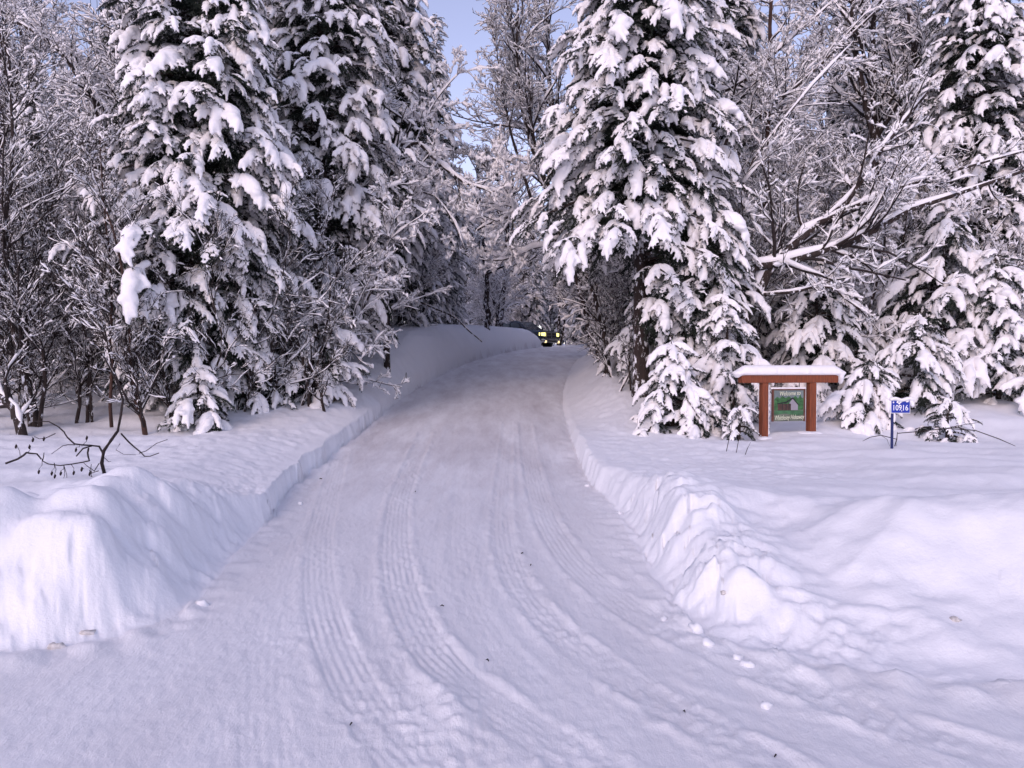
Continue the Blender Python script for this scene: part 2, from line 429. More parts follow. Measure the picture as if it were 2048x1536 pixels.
# ------------------------------------------------------------------ snow covered boughs
def ico(sub=2):
    import bmesh
    bm = bmesh.new(); bmesh.ops.create_icosphere(bm, subdivisions=sub, radius=1)
    V = np.array([v.co[:] for v in bm.verts]); Fc = np.array([[v.index for v in f.verts] for f in bm.faces]); bm.free()
    return V, Fc
ICO = ico(2)
def blobs(C, S):
    """ellipsoids at C (n,3) with radii S (n,3)"""
    v, f = ICO
    V = (C[:, None, :] + v[None] * S[:, None, :]).reshape(-1, 3)
    Fc = (f[None] + (np.arange(len(C)) * len(v))[:, None, None]).reshape(-1, 3)
    return V, Fc
def fuse(V, Fc, voxel, smooth_it=3, dec=1.0):
    me = mesh_np('tmp', V, [Fc]); o = bpy.data.objects.new('tmp', me); col.objects.link(o)
    m = o.modifiers.new('r', 'REMESH'); m.mode = 'VOXEL'; m.voxel_size = voxel
    if smooth_it:
        s = o.modifiers.new('s', 'SMOOTH'); s.iterations = smooth_it; s.factor = .5
    if dec < 1: q = o.modifiers.new('d', 'DECIMATE'); q.ratio = dec
    dg = bpy.context.evaluated_depsgraph_get(); e = o.evaluated_get(dg); em = e.to_mesh()
    Vo = np.empty(len(em.vertices) * 3, np.float32); em.vertices.foreach_get('co', Vo); Vo = Vo.reshape(-1, 3)
    em.calc_loop_triangles()
    T = np.empty(len(em.loop_triangles) * 3, np.int32); em.loop_triangles.foreach_get('vertices', T); T = T.reshape(-1, 3)
    e.to_mesh_clear(); bpy.data.objects.remove(o); bpy.data.meshes.remove(me)
    return Vo.astype(float), T

def needle_tris(A, D, n_len, n_w, spread, rg):
    """A anchor points, D twig directions: one needle clump blade each"""
    n = len(A)
    r = rg.normal(size=(n, 3)); r -= (r * D).sum(1, keepdims=True) * D
    r /= np.linalg.norm(r, axis=1, keepdims=True) + 1e-9
    r[:, 2] -= .25
    d = D * .75 + r * spread; d /= np.linalg.norm(d, axis=1, keepdims=True)
    s = np.cross(d, rg.normal(size=(n, 3))); s /= np.linalg.norm(s, axis=1, keepdims=True) + 1e-9
    l = n_len * rg.uniform(.6, 1.2, (n, 1)); w = n_w * rg.uniform(.7, 1.3, (n, 1))
    V = np.stack([A - s * w * .5, A + s * w * .5, A + d * l], 1).reshape(-1, 3)
    return V, np.arange(3 * n).reshape(n, 3)

def bough(seed, kind, voxel, n_need, n_w):
    """a drooping fan of twigs one unit long; returns snow (V,F) and needles (V,F)"""
    rg = np.random.default_rng(seed)
    droop = {'heavy': .62, 'finger': .50, 'light': .34, 'bare': .4}[kind] * rg.uniform(.85, 1.2)
    yaw = rg.normal() * .15
    def spine(s): return np.array([.95 * s, yaw * s * s, .10 * s - droop * s ** 2.0])
    lines = [np.array([spine(s) for s in np.linspace(0, 1.0, 9)])]
    for s in np.linspace(.14, .95, 7):
        for sg in (-1, 1):
            s_ = s + rg.normal() * .03
            p = spine(s_); l = (.42 * (1 - .45 * s_)) * rg.uniform(.65, 1.15)
            a = sg * R(62 - 28 * s_ + rg.normal() * 6); t = np.linspace(0, 1, 6)[:, None]
            slope = .10 - 2 * droop * s_ * .75
            d = np.array([math.cos(a), math.sin(a), slope * .8])
            q = p + d * l * t + np.array([0, 0, -1]) * (l * (.45 + .35 * (kind == 'heavy')) * t ** 2)
            lines.append(q)
    # snow
    C = []; S = []
    for k, q in enumerate(lines):
        n = 9 if k == 0 else 6
        seg = np.linspace(0, 1, n)
        for i in range(n - 1 if k else n - 1):
            for h in (0, .5):
                t = (i + h) / (n - 1); p = q[i] * (1 - h) + q[i + 1] * h
                if kind == 'heavy':
                    if k == 0: r = (.17 * (math.sin(math.pi * min(1, .15 + t * .8)) ** .5) * rg.uniform(.8, 1.15), .8)
                    else: r = ((.115 - .065 * t) * rg.uniform(.8, 1.2), .85)
                elif kind == 'finger':
                    if k == 0: r = ((.110 - .03 * t) * rg.uniform(.7, 1.3), .8)
                    else: r = ((.074 - .034 * t) * rg.uniform(.7, 1.3), .85)
                else:
                    if rg.random() < .35: continue
                    r = ((.046 - .012 * t) * rg.uniform(.5, 1.35), .7)
                C.append(p + np.array([0, 0, r[0] * .55])); S.append([r[0], r[0], r[0] * r[1]])
    if kind == 'heavy':      # loads that slid together
        for _ in range(3):
            s = rg.uniform(.35, .85); p = spine(s) + np.array([0, rg.normal() * .10, .07]); C.append(p); S.append([rg.uniform(.15, .24), rg.uniform(.13, .2), rg.uniform(.10, .15)])
    if kind == 'finger' and rg.random() < .6:
        s = rg.uniform(.4, .8); C.append(spine(s) + np.array([0, 0, .05])); S.append([.17, .14, .09])
    C = np.array(C); S = np.array(S)
    if kind == 'bare': sn = (np.zeros((0, 3)), np.zeros((0, 3), int))
    else:
        V, Fc = blobs(C, S)
        if voxel < .05:
            nv = V + .018 * np.stack([noise2(V[:, 1] * 9, V[:, 2] * 9, seed), noise2(V[:, 0] * 9, V[:, 2] * 9, seed + 1), noise2(V[:, 0] * 9, V[:, 1] * 9, seed + 2)], 1)
        else: nv = V
        sn = fuse(nv, Fc, voxel, 2, .30 if voxel < .04 else .45)
    # needles
    A = []; D = []
    for k, q in enumerate(lines):
        ln = np.linalg.norm(np.diff(q, axis=0), axis=1).sum()
        m = max(4, int(n_need * ln / 6.0))
        t = rg.uniform(0, 1.0, m) ** (.8) * (len(q) - 1.001); i = t.astype(int); f = (t - i)[:, None]
        A.append(q[i] * (1 - f) + q[i + 1] * f); d = q[i + 1] - q[i]; D.append(d / np.linalg.norm(d, axis=1, keepdims=True))
    nd = needle_tris(np.vstack(A), np.vstack(D), .125, n_w, .66, rg)
    return sn, nd

LOD = {0: (.036, 500, .026), 1: (.052, 230, .034), 2: (.08, 110, .055)}
BOUGH = {}
for lod, (vx, nn, nw) in LOD.items():
    lst = []
    plan = [('heavy', 1), ('heavy', 2), ('heavy', 3), ('finger', 4), ('finger', 5), ('finger', 6), ('finger', 7), ('light', 8), ('light', 9), ('bare', 10)]
    for kind, s in plan: lst.append((kind, bough(s, kind, vx, nn, nw)))
    BOUGH[lod] = lst

def rot_fans(az, pitch, roll):
    ca, sa, cp, sp, cr, sr = np.cos(az), np.sin(az), np.cos(pitch), np.sin(pitch), np.cos(roll), np.sin(roll)
    z = np.zeros_like(az); o = np.ones_like(az)
    Rz = np.stack([ca, -sa, z, sa, ca, z, z, z, o], -1).reshape(-1, 3, 3)
    Ry = np.stack([cp, z, sp, z, o, z, -sp, z, cp], -1).reshape(-1, 3, 3)
    Rx = np.stack([o, z, z, z, cr, -sr, z, sr, cr], -1).reshape(-1, 3, 3)
    return Rz @ Ry @ Rx
def assemble(pieces):
    Vs = []; Fs = []; n = 0
    for V, Fc in pieces:
        if len(V) == 0: continue
        Vs.append(V); Fs.append(Fc + n); n += len(V)
    if not Vs: return np.zeros((0, 3)), np.zeros((0, 3), int)
    return np.vstack(Vs), np.vstack(Fs)
def place_fans(lod, idx, pos, Rm, sc_):
    sn = []; nd = []
    for k in np.unique(idx):
        m = idx == k; kind, (s, d) = BOUGH[lod][k]
        for (V, Fc), tgt in ((s, sn), (d, nd)):
            if len(V) == 0: continue
            W = np.einsum('nij,vj->nvi', Rm[m] * sc_[m][:, None, None], V) + pos[m][:, None, :]
            Fx = (Fc[None] + (np.arange(m.sum()) * len(V))[:, None, None]).reshape(-1, 3)
            tgt.append((W.reshape(-1, 3), Fx))
    return assemble(sn), assemble(nd)

def tubes(P_, Rr, k=5):
    """P_ (n,m,3), Rr (n,m): open tubes as quads"""
    n, m, _ = P_.shape
    T = np.empty_like(P_); T[:, 1:-1] = P_[:, 2:] - P_[:, :-2]; T[:, 0] = P_[:, 1] - P_[:, 0]; T[:, -1] = P_[:, -1] - P_[:, -2]
    T /= np.linalg.norm(T, axis=2, keepdims=True) + 1e-9
    mean = T.mean(1); ref = np.where(np.abs(mean[:, 2:3]) > .8, np.array([[1., 0, 0]]), np.array([[0, 0, 1.]]))[:, None, :]
    U = np.cross(T, np.broadcast_to(ref, T.shape)); U /= np.linalg.norm(U, axis=2, keepdims=True) + 1e-9
    W = np.cross(U, T)
    a = np.arange(k) * 2 * math.pi / k
    V = P_[:, :, None, :] + (U[:, :, None, :] * np.cos(a)[None, None, :, None] + W[:, :, None, :] * np.sin(a)[None, None, :, None]) * Rr[:, :, None, None]
    V = V.reshape(-1, 3)
    i = np.arange(n)[:, None, None] * m * k; j = np.arange(m - 1)[None, :, None] * k; q = np.arange(k)[None, None, :]; q2 = (q + 1) % k
    Q = np.stack([i + j + q, i + j + q2, i + j + k + q2, i + j + k + q], -1).reshape(-1, 4)
    return V, Q
def snow_strips(P_, Rr, load, rg, k=6, keep=1.0, wmin=.008, hmin=.012):
    n, m, _ = P_.shape
    T = np.empty_like(P_); T[:, 1:-1] = P_[:, 2:] - P_[:, :-2]; T[:, 0] = P_[:, 1] - P_[:, 0]; T[:, -1] = P_[:, -1] - P_[:, -2]
    T /= np.linalg.norm(T, axis=2, keepdims=True) + 1e-9
    hz = np.sqrt(np.clip(1 - T[..., 2] ** 2, 0, 1))
    side = np.cross(T, np.array([0, 0, 1.])); side /= np.linalg.norm(side, axis=2, keepdims=True) + 1e-6
    up = np.cross(side, T)
    f = smooth(.22, .60, hz) * np.clip(rg.lognormal(-.15, .55, (n, m)), .12, 2.2); f[:, -1] *= .4
    f *= np.where(rg.random((n, m)) < .13, .12, 1.0)
    f *= (rg.random((n, 1)) < keep)
    ls = min(load, 1.0); f = np.minimum(f, np.where(Rr > .045, 1.0, 9)); w_ = (Rr * .74 * ls + wmin * load) * f; h_ = (Rr * .75 * ls + hmin * load) * f * rg.uniform(.7, 1.5, (n, m))
    c = P_ + up * (Rr * .70 + h_ * .55)[..., None]
    a = np.arange(k) * 2 * math.pi / k
    V = c[:, :, None, :] + side[:, :, None, :] * (np.cos(a)[None, None, :] * w_[..., None])[..., None] + up[:, :, None, :] * (np.sin(a)[None, None, :] * h_[..., None])[..., None]
    V = V.reshape(-1, 3)
    live = f.max(1) > .05
    ii = np.nonzero(live)[0]
    i = ii[:, None, None] * m * k; j = np.arange(m - 1)[None, :, None] * k; q = np.arange(k)[None, None, :]; q2 = (q + 1) % k
    Q = np.stack([i + j + q, i + j + q2, i + j + k + q2, i + j + k + q], -1).reshape(-1, 4)
    # closed ends
    e0 = ii[:, None] * m * k + np.arange(k)[None, ::-1]; e1 = ii[:, None] * m * k + (m - 1) * k + np.arange(k)[None, :]
    return V, Q, np.vstack([e0, e1])

def to_quads(parts):
    Vs = []; Qs = []; n = 0
    for V, Q in parts: Vs.append(V); Qs.append(Q + n); n += len(V)
    return np.vstack(Vs), np.vstack(Qs)

# ------------------------------------------------------------------ spruce
def spruce(name, H, Rmax, lod, seed, base=.06, heavy=.4, whorl=.34, prof=.8, dens=1.0, label='', group=None, cat='spruce tree', loc=(0, 0, 0), fan=1.0, lean=0.0, full=0.16, bark='bark', irr=.3, skip=None):
    rg = np.random.default_rng(seed)
    th = rg.uniform(0, 6.28)
    tz = np.linspace(-.4, H, 12); bend = np.stack([np.cos(th) * .012 * H * np.sin(tz / H * 3) + lean * tz, np.sin(th) * .012 * H * np.sin(tz / H * 2.3), tz], 1)
    r0 = .012 * H + .02
    tr = np.interp(tz, [-.4, .3, H], [r0 * 1.25, r0, .008])
    def trunk_at(z): return np.array([np.interp(z, tz, bend[:, 0]), np.interp(z, tz, bend[:, 1]), z])
    pos = []; az = []; pit = []; rol = []; scl = []; idx = []; br = []; brr = []
    kinds = [k for k, _ in BOUGH[lod]]
    ih = [i for i, k in enumerate(kinds) if k == 'heavy']; if_ = [i for i, k in enumerate(kinds) if k == 'finger']; il = [i for i, k in enumerate(kinds) if k == 'light']; ib = [i for i, k in enumerate(kinds) if k == 'bare']
    z = base * H
    while z < H * .985:
        u = z / H
        Rr = Rmax * (1 - u) ** prof * min(1.0, .55 + (u - base) / full * .45) if u > base - 1e-6 else .1
        Rr = max(Rr, .14)
        nb = max(3, int(round((5 + 2.2 * Rr) * dens)))
        a0 = rg.uniform(0, 6.28)
        for b in range(nb):
            a = a0 + b * 6.283 / nb + rg.normal() * .25
            if skip and skip(a, z): continue
            irregular = 1 + irr * noise2(np.array([a * 1.3 + seed]), np.array([z * .55]), seed)[0] * 1.6
            Lb = Rr * min(max(irregular, .65), 1.28) * rg.uniform(.72, 1.12)
            zz = z + rg.normal() * .09 * whorl * 2
            d = (.95 - .55 * u) * rg.uniform(.75, 1.2)
            def curve(s): return trunk_at(zz) + np.array([math.cos(a) * Lb * s, math.sin(a) * Lb * s, Lb * (.22 * s - .62 * d * s * s)])
            s_ = np.linspace(0, 1, 5); pts = np.array([curve(s) for s in s_]); br.append(pts); brr.append(np.interp(s_, [0, 1], [.012 + .012 * Lb, .006]))
            hv = heavy * (0.7 + .9 * (noise2(np.array([a * 1.7]), np.array([z * .9]), seed + 5)[0]))
            def put(s, da, size, dp):
                p = curve(s); sl = math.atan2(-(.22 - 1.24 * d * s) * 1.0, 1.0)
                q = rg.random()
                if q < hv: k = rg.choice(ih)
                elif q < hv + .48 * (1 - hv): k = rg.choice(if_)
                elif q < .92: k = rg.choice(il)
                else: k = rg.choice(ib)
                pos.append(p); az.append(a + da); pit.append(min(max(sl * .58 + dp + rg.normal() * .16, -.25), .95)); rol.append(rg.normal() * .22); scl.append(size * rg.uniform(.75, 1.25)); idx.append(k)
            base_s = (.30 + .20 * min(Lb, 1.8)) * fan
            put(max(.2, 1 - base_s * .8 / max(Lb, .3)), 0, base_s * rg.uniform(.85, 1.15), .10)
            if Lb > .35:
                for sg in (-1, 1): put(rg.uniform(.45, .75), sg * rg.uniform(.5, .95), base_s * rg.uniform(.65, .95), .12)
            if Lb > .6 and lod < 2:
                for sg in (-1, 1): put(rg.uniform(.75, .95), sg * rg.uniform(.3, .9), base_s * rg.uniform(.45, .75), .05)
            if Lb > .9:
                for sg in (-1, 1):
                    if rg.random() < .8: put(rg.uniform(.25, .5), sg * rg.uniform(.5, 1.1), base_s * rg.uniform(.6, .9), .05)
            if rg.random() < .5:     # bare inner twigs close the crown
                pos.append(curve(.25)); az.append(a + rg.normal() * .4); pit.append(.25); rol.append(0); scl.append(min(Lb, .9) * .8); idx.append(ib[0])
        z += whorl * (1 - .45 * u) * rg.uniform(.85, 1.15)
    # leader
    for k in range(3):
        pos.append(trunk_at(H * (.97 - .02 * k))); az.append(rg.uniform(0, 6.28)); pit.append(.9); rol.append(0); scl.append(.2 + .04 * k); idx.append(if_[k % len(if_)])
    pos = np.array(pos); az = np.array(az); pit = np.array(pit); rol = np.array(rol); scl = np.array(scl); idx = np.array(idx)
    (sv, sf), (nv, nf) = place_fans(lod, idx, pos, rot_fans(az, pit, rol), scl)
    tv, tq = tubes(bend[None], tr[None], 10 if lod == 0 else 7)
    bv, bq = tubes(np.array(br), np.array(brr), 4)
    V, Q = to_quads([(tv, tq), (bv, bq)])
    root = empty(name, loc, 0, label, cat, group)
    add('trunk', mesh_np('spruce_trunk', V, [Q]), M[bark], root)
    add('crown', mesh_np('spruce_crown', nv, [nf], False), M['needles'], root)
    add('snow', mesh_np('spruce_snow', sv, [sf]), M['tree_snow'], root)
    return root

# ------------------------------------------------------------------ bare trees
def grow(start, direc, length, m, rg, curl, up, droop=0.0):
    n = len(start); out_ = np.empty((n, m, 3)); out_[:, 0] = start
    d = direc / (np.linalg.norm(direc, axis=1, keepdims=True) + 1e-9)
    step = (length / (m - 1))[:, None]
    for i in range(1, m):
        d = d + rg.normal(size=(n, 3)) * curl; d[:, 2] += up - droop * i / m
        d /= np.linalg.norm(d, axis=1, keepdims=True) + 1e-9
        out_[:, i] = out_[:, i - 1] + d * step
    return out_
def spawn(Pp, Rp, Lp, count, rg, ang, ratio, tmin=.25, m=6, curl=.14, up=.05, rratio=.5, rmin=.006, droop=0.0, tmax=1.0):
    n, mp, _ = Pp.shape
    par = np.repeat(np.arange(n), count) if np.isscalar(count) else np.repeat(np.arange(n), count)
    k = len(par)
    t = rg.uniform(tmin, tmax, k); x = t * (mp - 1.001); i = x.astype(int); f = (x - i)[:, None]
    p = Pp[par, i] * (1 - f) + Pp[par, i + 1] * f
    r = Rp[par, i] * (1 - f[:, 0]) + Rp[par, i + 1] * f[:, 0]
    T = Pp[par, i + 1] - Pp[par, i]; T /= np.linalg.norm(T, axis=1, keepdims=True) + 1e-9
    q = rg.normal(size=(k, 3)); q -= (q * T).sum(1, keepdims=True) * T; q /= np.linalg.norm(q, axis=1, keepdims=True) + 1e-9
    a = rg.normal(ang, ang * .25, k)[:, None]
    d = T * np.cos(a) + q * np.sin(a)
    ln = Lp[par] * ratio * rg.uniform(.55, 1.25, k) * (1.15 - .6 * t)
    C = grow(p, d, ln, m, rg, curl, up, droop)
    r0 = np.maximum(r * rratio, rmin)
    Rr = np.maximum(r0[:, None] * np.linspace(1, .35, m)[None], rmin * .75)
    return C, Rr, ln
def bare_tree(name, stems, rg, counts, ratios, label='', group=None, cat='bare tree', loc=(0, 0, 0), load=1.0, rmin=.006, ang=.75, up=.05, droop=0.0, tmin=.3, keep=1.0, bark='bark', kk=5, curl=.19, wmin=.0040, hmin=.0090, split=True):
    """stems: list of (points, r0, r1)"""
    m0 = 14
    P0 = []; R0 = []
    for pts, r0, r1 in stems:
        pts = np.array(pts, float); s = np.linspace(0, len(pts) - 1, m0)
        # catmull-rom
        pp = np.vstack([2 * pts[0] - pts[1], pts, 2 * pts[-1] - pts[-2]]); o_ = []
        for x in s:
            i = min(int(x), len(pts) - 2); f = x - i; a, b, c, d = pp[i:i + 4]
            o_.append(.5 * (2 * b + (c - a) * f + (2 * a - 5 * b + 4 * c - d) * f * f + (-a + 3 * b - 3 * c + d) * f ** 3))
        P0.append(np.array(o_)); R0.append(np.linspace(r0, r1, m0))
    P0 = np.array(P0); R0 = np.array(R0)
    wob = rg.normal(size=P0.shape) * (R0[..., None] * .35); wob[:, 0] = 0; P0 = P0 + wob
    L0 = np.linalg.norm(np.diff(P0, axis=1), axis=2).sum(1)
    lv = [(P0, R0, L0)]
    for c, ra in zip(counts, ratios):
        Pp, Rp, Lp = lv[-1]
        first = len(lv) == 1
        lv.append(spawn(Pp, Rp, Lp, c, rg, ang, ra, tmin if first else .15, 6, curl, up, .5, rmin, droop))
    wood = [tubes(P_, R_, 8 if k == 0 else (5 if k == 1 else 3)) for k, (P_, R_, _) in enumerate(lv)]
    root = empty(name, loc, 0, label, cat, group)
    for i in range(len(P0) if split else 1):
        V, Q = tubes(P0[i:i + 1], R0[i:i + 1], 8) if split else wood[0]
        add('trunk', mesh_np('bare_trunk', V, [Q]), M[bark], root)
    if len(wood) > 1:
        V, Q = to_quads(wood[1:]); add('branches', mesh_np('bare_branches', V, [Q]), M['twig'], root)
    if load > 0:
        Vs = []; Qs = []; Es = []; n = 0
        for k, (P_, R_, _) in enumerate(lv):
            kx = kk if k < 2 else 4
            V, Q, E = snow_strips(P_, R_, load, rg, 8 if k == 0 else kx, 1 if k == 0 else keep, wmin, hmin)
            Vs.append(V); Qs.append(Q + n); Es.append(E + n); n += len(V)
        add('snow', mesh_np('bare_snow', np.vstack(Vs), [np.vstack(Qs)] + Es), M['tree_snow'], root)
    return root

def at(px, d):
    x = (px - 1024) / F * d
    return (x, d, gz(x, d) - .03)

# ------------------------------------------------------------------ spruces one can point to
def sp(px, d, H, Rm, lod, seed, label, **k):
    o = spruce('spruce_tree', H, Rm * 1.15, lod, seed, label=label, loc=at(px, d), **k)
    return o
sp(390, 14.0, 12.8, 1.98, 0, 11, 'tall snow laden spruce standing at the edge of the bare alder thicket', prof=.70, base=.07, heavy=.36, dens=1.5, whorl=.29, full=.2, fan=.80)
sp(1282, 16.0, 13.2, 2.42, 0, 12, 'broad snow laden spruce overhanging the drive, just left of the wooden welcome sign', prof=.66, base=.11, heavy=.38, dens=1.5, whorl=.29, full=.12, fan=.80, skip=lambda a, z: math.cos(a) < .1 and z < 3.3)
b_tree = sp(640, 18.0, 14.5, 2.1, 1, 13, 'slender snow covered spruce right behind the tall spruce on the left bank', prof=.6, base=.1, heavy=.42, dens=1.3, fan=.82)
c_tree = sp(765, 25.0, 18.0, 2.0, 1, 14, 'sunlit spruce, tallest of those left of the gap of sky', prof=.6, base=.12, heavy=.3, dens=1.15)
d_tree = sp(876, 34.0, 13.6, 1.6, 1, 15, 'narrow pointed spruce whose tip stands alone against the blue sky', prof=.85, base=.05, heavy=.3, dens=1.0)
dup(b_tree, at(560, 22.5), 2.0, 1.15, 'spruce with a warm lit top between the two big spruces left of the drive')
dup(c_tree, at(1425, 23), 1.1, .86, 'dark shaded spruce close behind the broad spruce by the drive')
dup(b_tree, at(1965, 19.5), 3.6, .95, 'big snowy spruce at the right edge above the small spruces')
dup(c_tree, at(1800, 30), 4.2, .85, 'half hidden spruce behind the bare trees above the wooden sign')
dup(b_tree, at(1222, 29), 5.0, .95, 'shaded spruce beyond the broad spruce, nearest the bend of the drive')
dup(d_tree, at(75, 23), .7, .62, 'grey snow plastered spruce behind the alder thicket')
dup(b_tree, at(235, 26), 1.7, .80, 'spruce deep in the wood between the alders and the tall spruce')
small = [  # px, depth, H, R, seed, heavy, label
    (1345, 13.6, 1.75, .85, 21, .55, 'small rounded spruce bowed down with snow, nearest the drive'),
    (1472, 14.4, 2.7, .62, 22, .5, 'thin young spruce touching the left end of the sign beam'),
    (1478, 12.7, .62, .36, 23, .25, 'tiny spruce seedling above two dry stalks'),
    (1640, 16.5, 3.0, 1.25, 24, .55, 'young spruce heaped with snow behind the wooden sign'),
    (1728, 13.8, 1.35, .66, 25, .9, 'low spruce buried in smooth snow between the sign and the blue number'),
    (1885, 16.4, 4.1, 1.45, 26, .45, 'medium spruce behind the blue house number sign'),
    (2000, 15.6, 3.1, 1.2, 27, .6, 'stout young spruce at the right edge of the clearing'),
    (1822, 14.6, 2.1, .85, 28, .5, 'small spruce directly above the blue house number sign'),
    (1895, 12.6, .95, .74, 29, .55, 'flattened spruce with dark open foot right of the blue sign post'),
    (402, 12.9, 1.25, .66, 30, .6, 'small spruce under a cap of snow among the alder stems'),
    (625, 15.6, 2.3, .80, 31, .5, 'young spruce with hanging snowy tips on the left bank'),
    (488, 14.6, 2.4, .85, 32, .5, 'young spruce at the foot of the tall left spruce'),
    (338, 14.8, 1.9, .70, 33, .7, 'small spruce half hidden behind thin alder stems'),
    (1392, 15.4, 4.6, 1.15, 36, .45, 'mid sized snowy spruce filling the right flank of the broad spruce'),
    (1300, 17.2, 3.0, .8, 37, .35, 'shaded young spruce under the broad spruce'),
    (1232, 19.5, 1.5, .5, 34, .4, 'small spruce in the shade beside the narrowing drive'),
    (1440, 15.2, 1.9, .9, 35, .6, 'snowy spruce clump between the broad spruce and the sign'),
]
sm = {}
for px, d, H, Rm, seed, hv, lab in small:
    lod = 0 if d < 14.7 else 1
    sm[seed] = spruce('spruce_tree', H, Rm * 1.15, lod, seed, label=lab, loc=tuple(np.array(at(px, d)) - np.array([0, 0, .22 if seed in (21, 22, 25, 28, 29, 35, 30) else 0])), prof=.62, base=.05, heavy=min(.8, hv * 1.15), whorl=.20 if H < 2 else .27, dens=.85, fan=.92 if H > 1 else .6, full=.12, irr=.6, lean=((seed * 7) % 11 - 5) * .016)

# ------------------------------------------------------------------ bare trees one can point to
def loc_pts(base, pts):
    b = np.array(base); return [np.array(P(*p)) - b for p in pts]
rg = np.random.default_rng(5)
b0 = at(1395, 15.6)
bare_tree('leaning_tree', [
    ([(0, 0, -.2)] + loc_pts(b0, [(1455, 690, 15.6), (1530, 560, 15.5), (1565, 510, 15.5), (1630, 450, 15.5), (1700, 395, 15.6), (1760, 300, 15.8), (1850, 190, 16)]), .125, .03),
    (loc_pts(b0, [(1340, 640, 16.2), (1400, 585, 16.0), (1470, 548, 15.6), (1560, 530, 15.4), (1620, 508, 15.3), (1710, 485, 15.2), (1800, 430, 15.0), (1920, 385, 15.0), (2080, 330, 15)]), .11, .028),
    (loc_pts(b0, [(1632, 449, 15.5), (1700, 418, 15.4), (1790, 378, 15.2), (1900, 345, 15.1), (2060, 300, 15)]), .06, .016),
    (loc_pts(b0, [(1516, 590, 15.5), (1580, 585, 15.2), (1650, 575, 15.0), (1700, 605, 14.8), (1740, 640, 14.7)]), .035, .012),
    (loc_pts(b0, [(1480, 660, 15.5), (1500, 540, 15.8), (1475, 440, 16), (1500, 330, 16), (1600, 200, 16), (1700, 90, 16)]), .035, .012)],
    rg, [13, 7, 6], [.28, .42, .5], 'leaning bare tree whose snow lined trunks reach over the wooden sign', cat='bare tree', loc=b0, load=1.5, ang=.65, rmin=.006, keep=.85)
b0 = at(1400, 18.5)
bare_tree('bare_tree', [
    ([(0, 0, -.2)] + loc_pts(b0, [(1398, 500, 18.5), (1405, 300, 18.4), (1415, 160, 18.4), (1440, -20, 18.3), (1450, -220, 18.2)]), .13, .03),
    (loc_pts(b0, [(1400, 520, 18.5), (1442, 300, 18.2), (1520, 235, 18), (1620, 150, 17.8), (1760, 15, 17.5), (1850, -80, 17.5)]), .05, .015),
    (loc_pts(b0, [(1412, 190, 18.4), (1470, 175, 18.2), (1560, 100, 18), (1660, 10, 17.8)]), .045, .012)],
    rg, [22, 9, 6], [.22, .42, .48], 'dark bare tree forking just right of the broad spruce crown', loc=b0, load=1.4, ang=.7, up=.05)
b0 = at(1528, 19.5)
bare_tree('bare_tree', [([(0, 0, -.2)] + loc_pts(b0, [(1530, 500, 19.5), (1533, 250, 19.5), (1538, 0, 19.5), (1542, -260, 19.5)]), .085, .03)],
    rg, [30, 9, 6], [.16, .45, .5], 'straight reddish trunk rising behind the left post of the sign', loc=b0, load=1.3, ang=1.0, bark='bark_red', tmin=.12)
b0 = at(1752, 21.5)
bare_tree('bare_tree', [([(0, 0, -.2)] + loc_pts(b0, [(1752, 500, 21.5), (1748, 300, 21.5), (1738, 100, 21.5), (1742, -100, 21.5), (1745, -300, 21.5)]), .19, .05),
    (loc_pts(b0, [(1749, 330, 21.5), (1705, 100, 21), (1690, -60, 21), (1660, -250, 21)]), .10, .03)],
    rg, [26, 10, 6], [.24, .42, .48], 'thick dark forked tree high behind the right end of the sign', loc=b0, load=1.3, ang=.8)
b0 = at(276, 19.5)
bare_tree('bare_tree', [([(0, 0, -.2)] + loc_pts(b0, [(276, 450, 19.5), (275, 250, 19.5), (264, 60, 19.4), (262, -200, 19.4)]), .15, .05),
    (loc_pts(b0, [(275, 300, 19.5), (235, 245, 19.2), (180, 185, 19), (130, 110, 18.8), (60, 60, 18.8), (-40, 20, 18.8)]), .075, .02)],
    rg, [24, 10, 7], [.24, .44, .5], 'dark trunk with a long arching limb left of the tall spruce', loc=b0, load=1.7, ang=.75)
b0 = at(775, 19.6)
bare_tree('bare_tree', [([(0, 0, -.2)] + loc_pts(b0, [(770, 600, 19.6), (765, 450, 19.6), (792, 330, 19.5), (826, 240, 19.4)]), .085, .05),
    (loc_pts(b0, [(792, 335, 19.5), (830, 290, 19.2), (880, 330, 19), (940, 372, 18.8), (1000, 385, 18.7)]), .05, .018),
    (loc_pts(b0, [(768, 470, 19.6), (800, 400, 19.4), (860, 390, 19), (905, 440, 18.9), (930, 500, 18.8)]), .03, .01),
    (loc_pts(b0, [(766, 500, 19.6), (730, 460, 19.2), (640, 425, 18.6), (575, 400, 18.2)]), .025, .008),
    (loc_pts(b0, [(780, 420, 19.6), (830, 300, 19.6), (870, 210, 19.6), (930, 140, 19.6)]), .03, .008)],
    rg, [9, 7, 5], [.32, .45, .5], 'crooked snow plastered tree alone on the crest of the left bank', loc=b0, load=3.0, ang=.8, droop=.10)
b0 = at(974, 37)
bare_tree('bare_tree', [([(0, 0, -.2)] + loc_pts(b0, [(974, 600, 37), (970, 500, 37), (960, 400, 37), (955, 330, 37)]), .15, .05)],
    rg, [20, 9, 6], [.3, .45, .5], 'dark lichened trunk on the far end of the left bank', loc=b0, load=2.2, ang=.9, tmin=.35)
b0 = at(1205, 21)
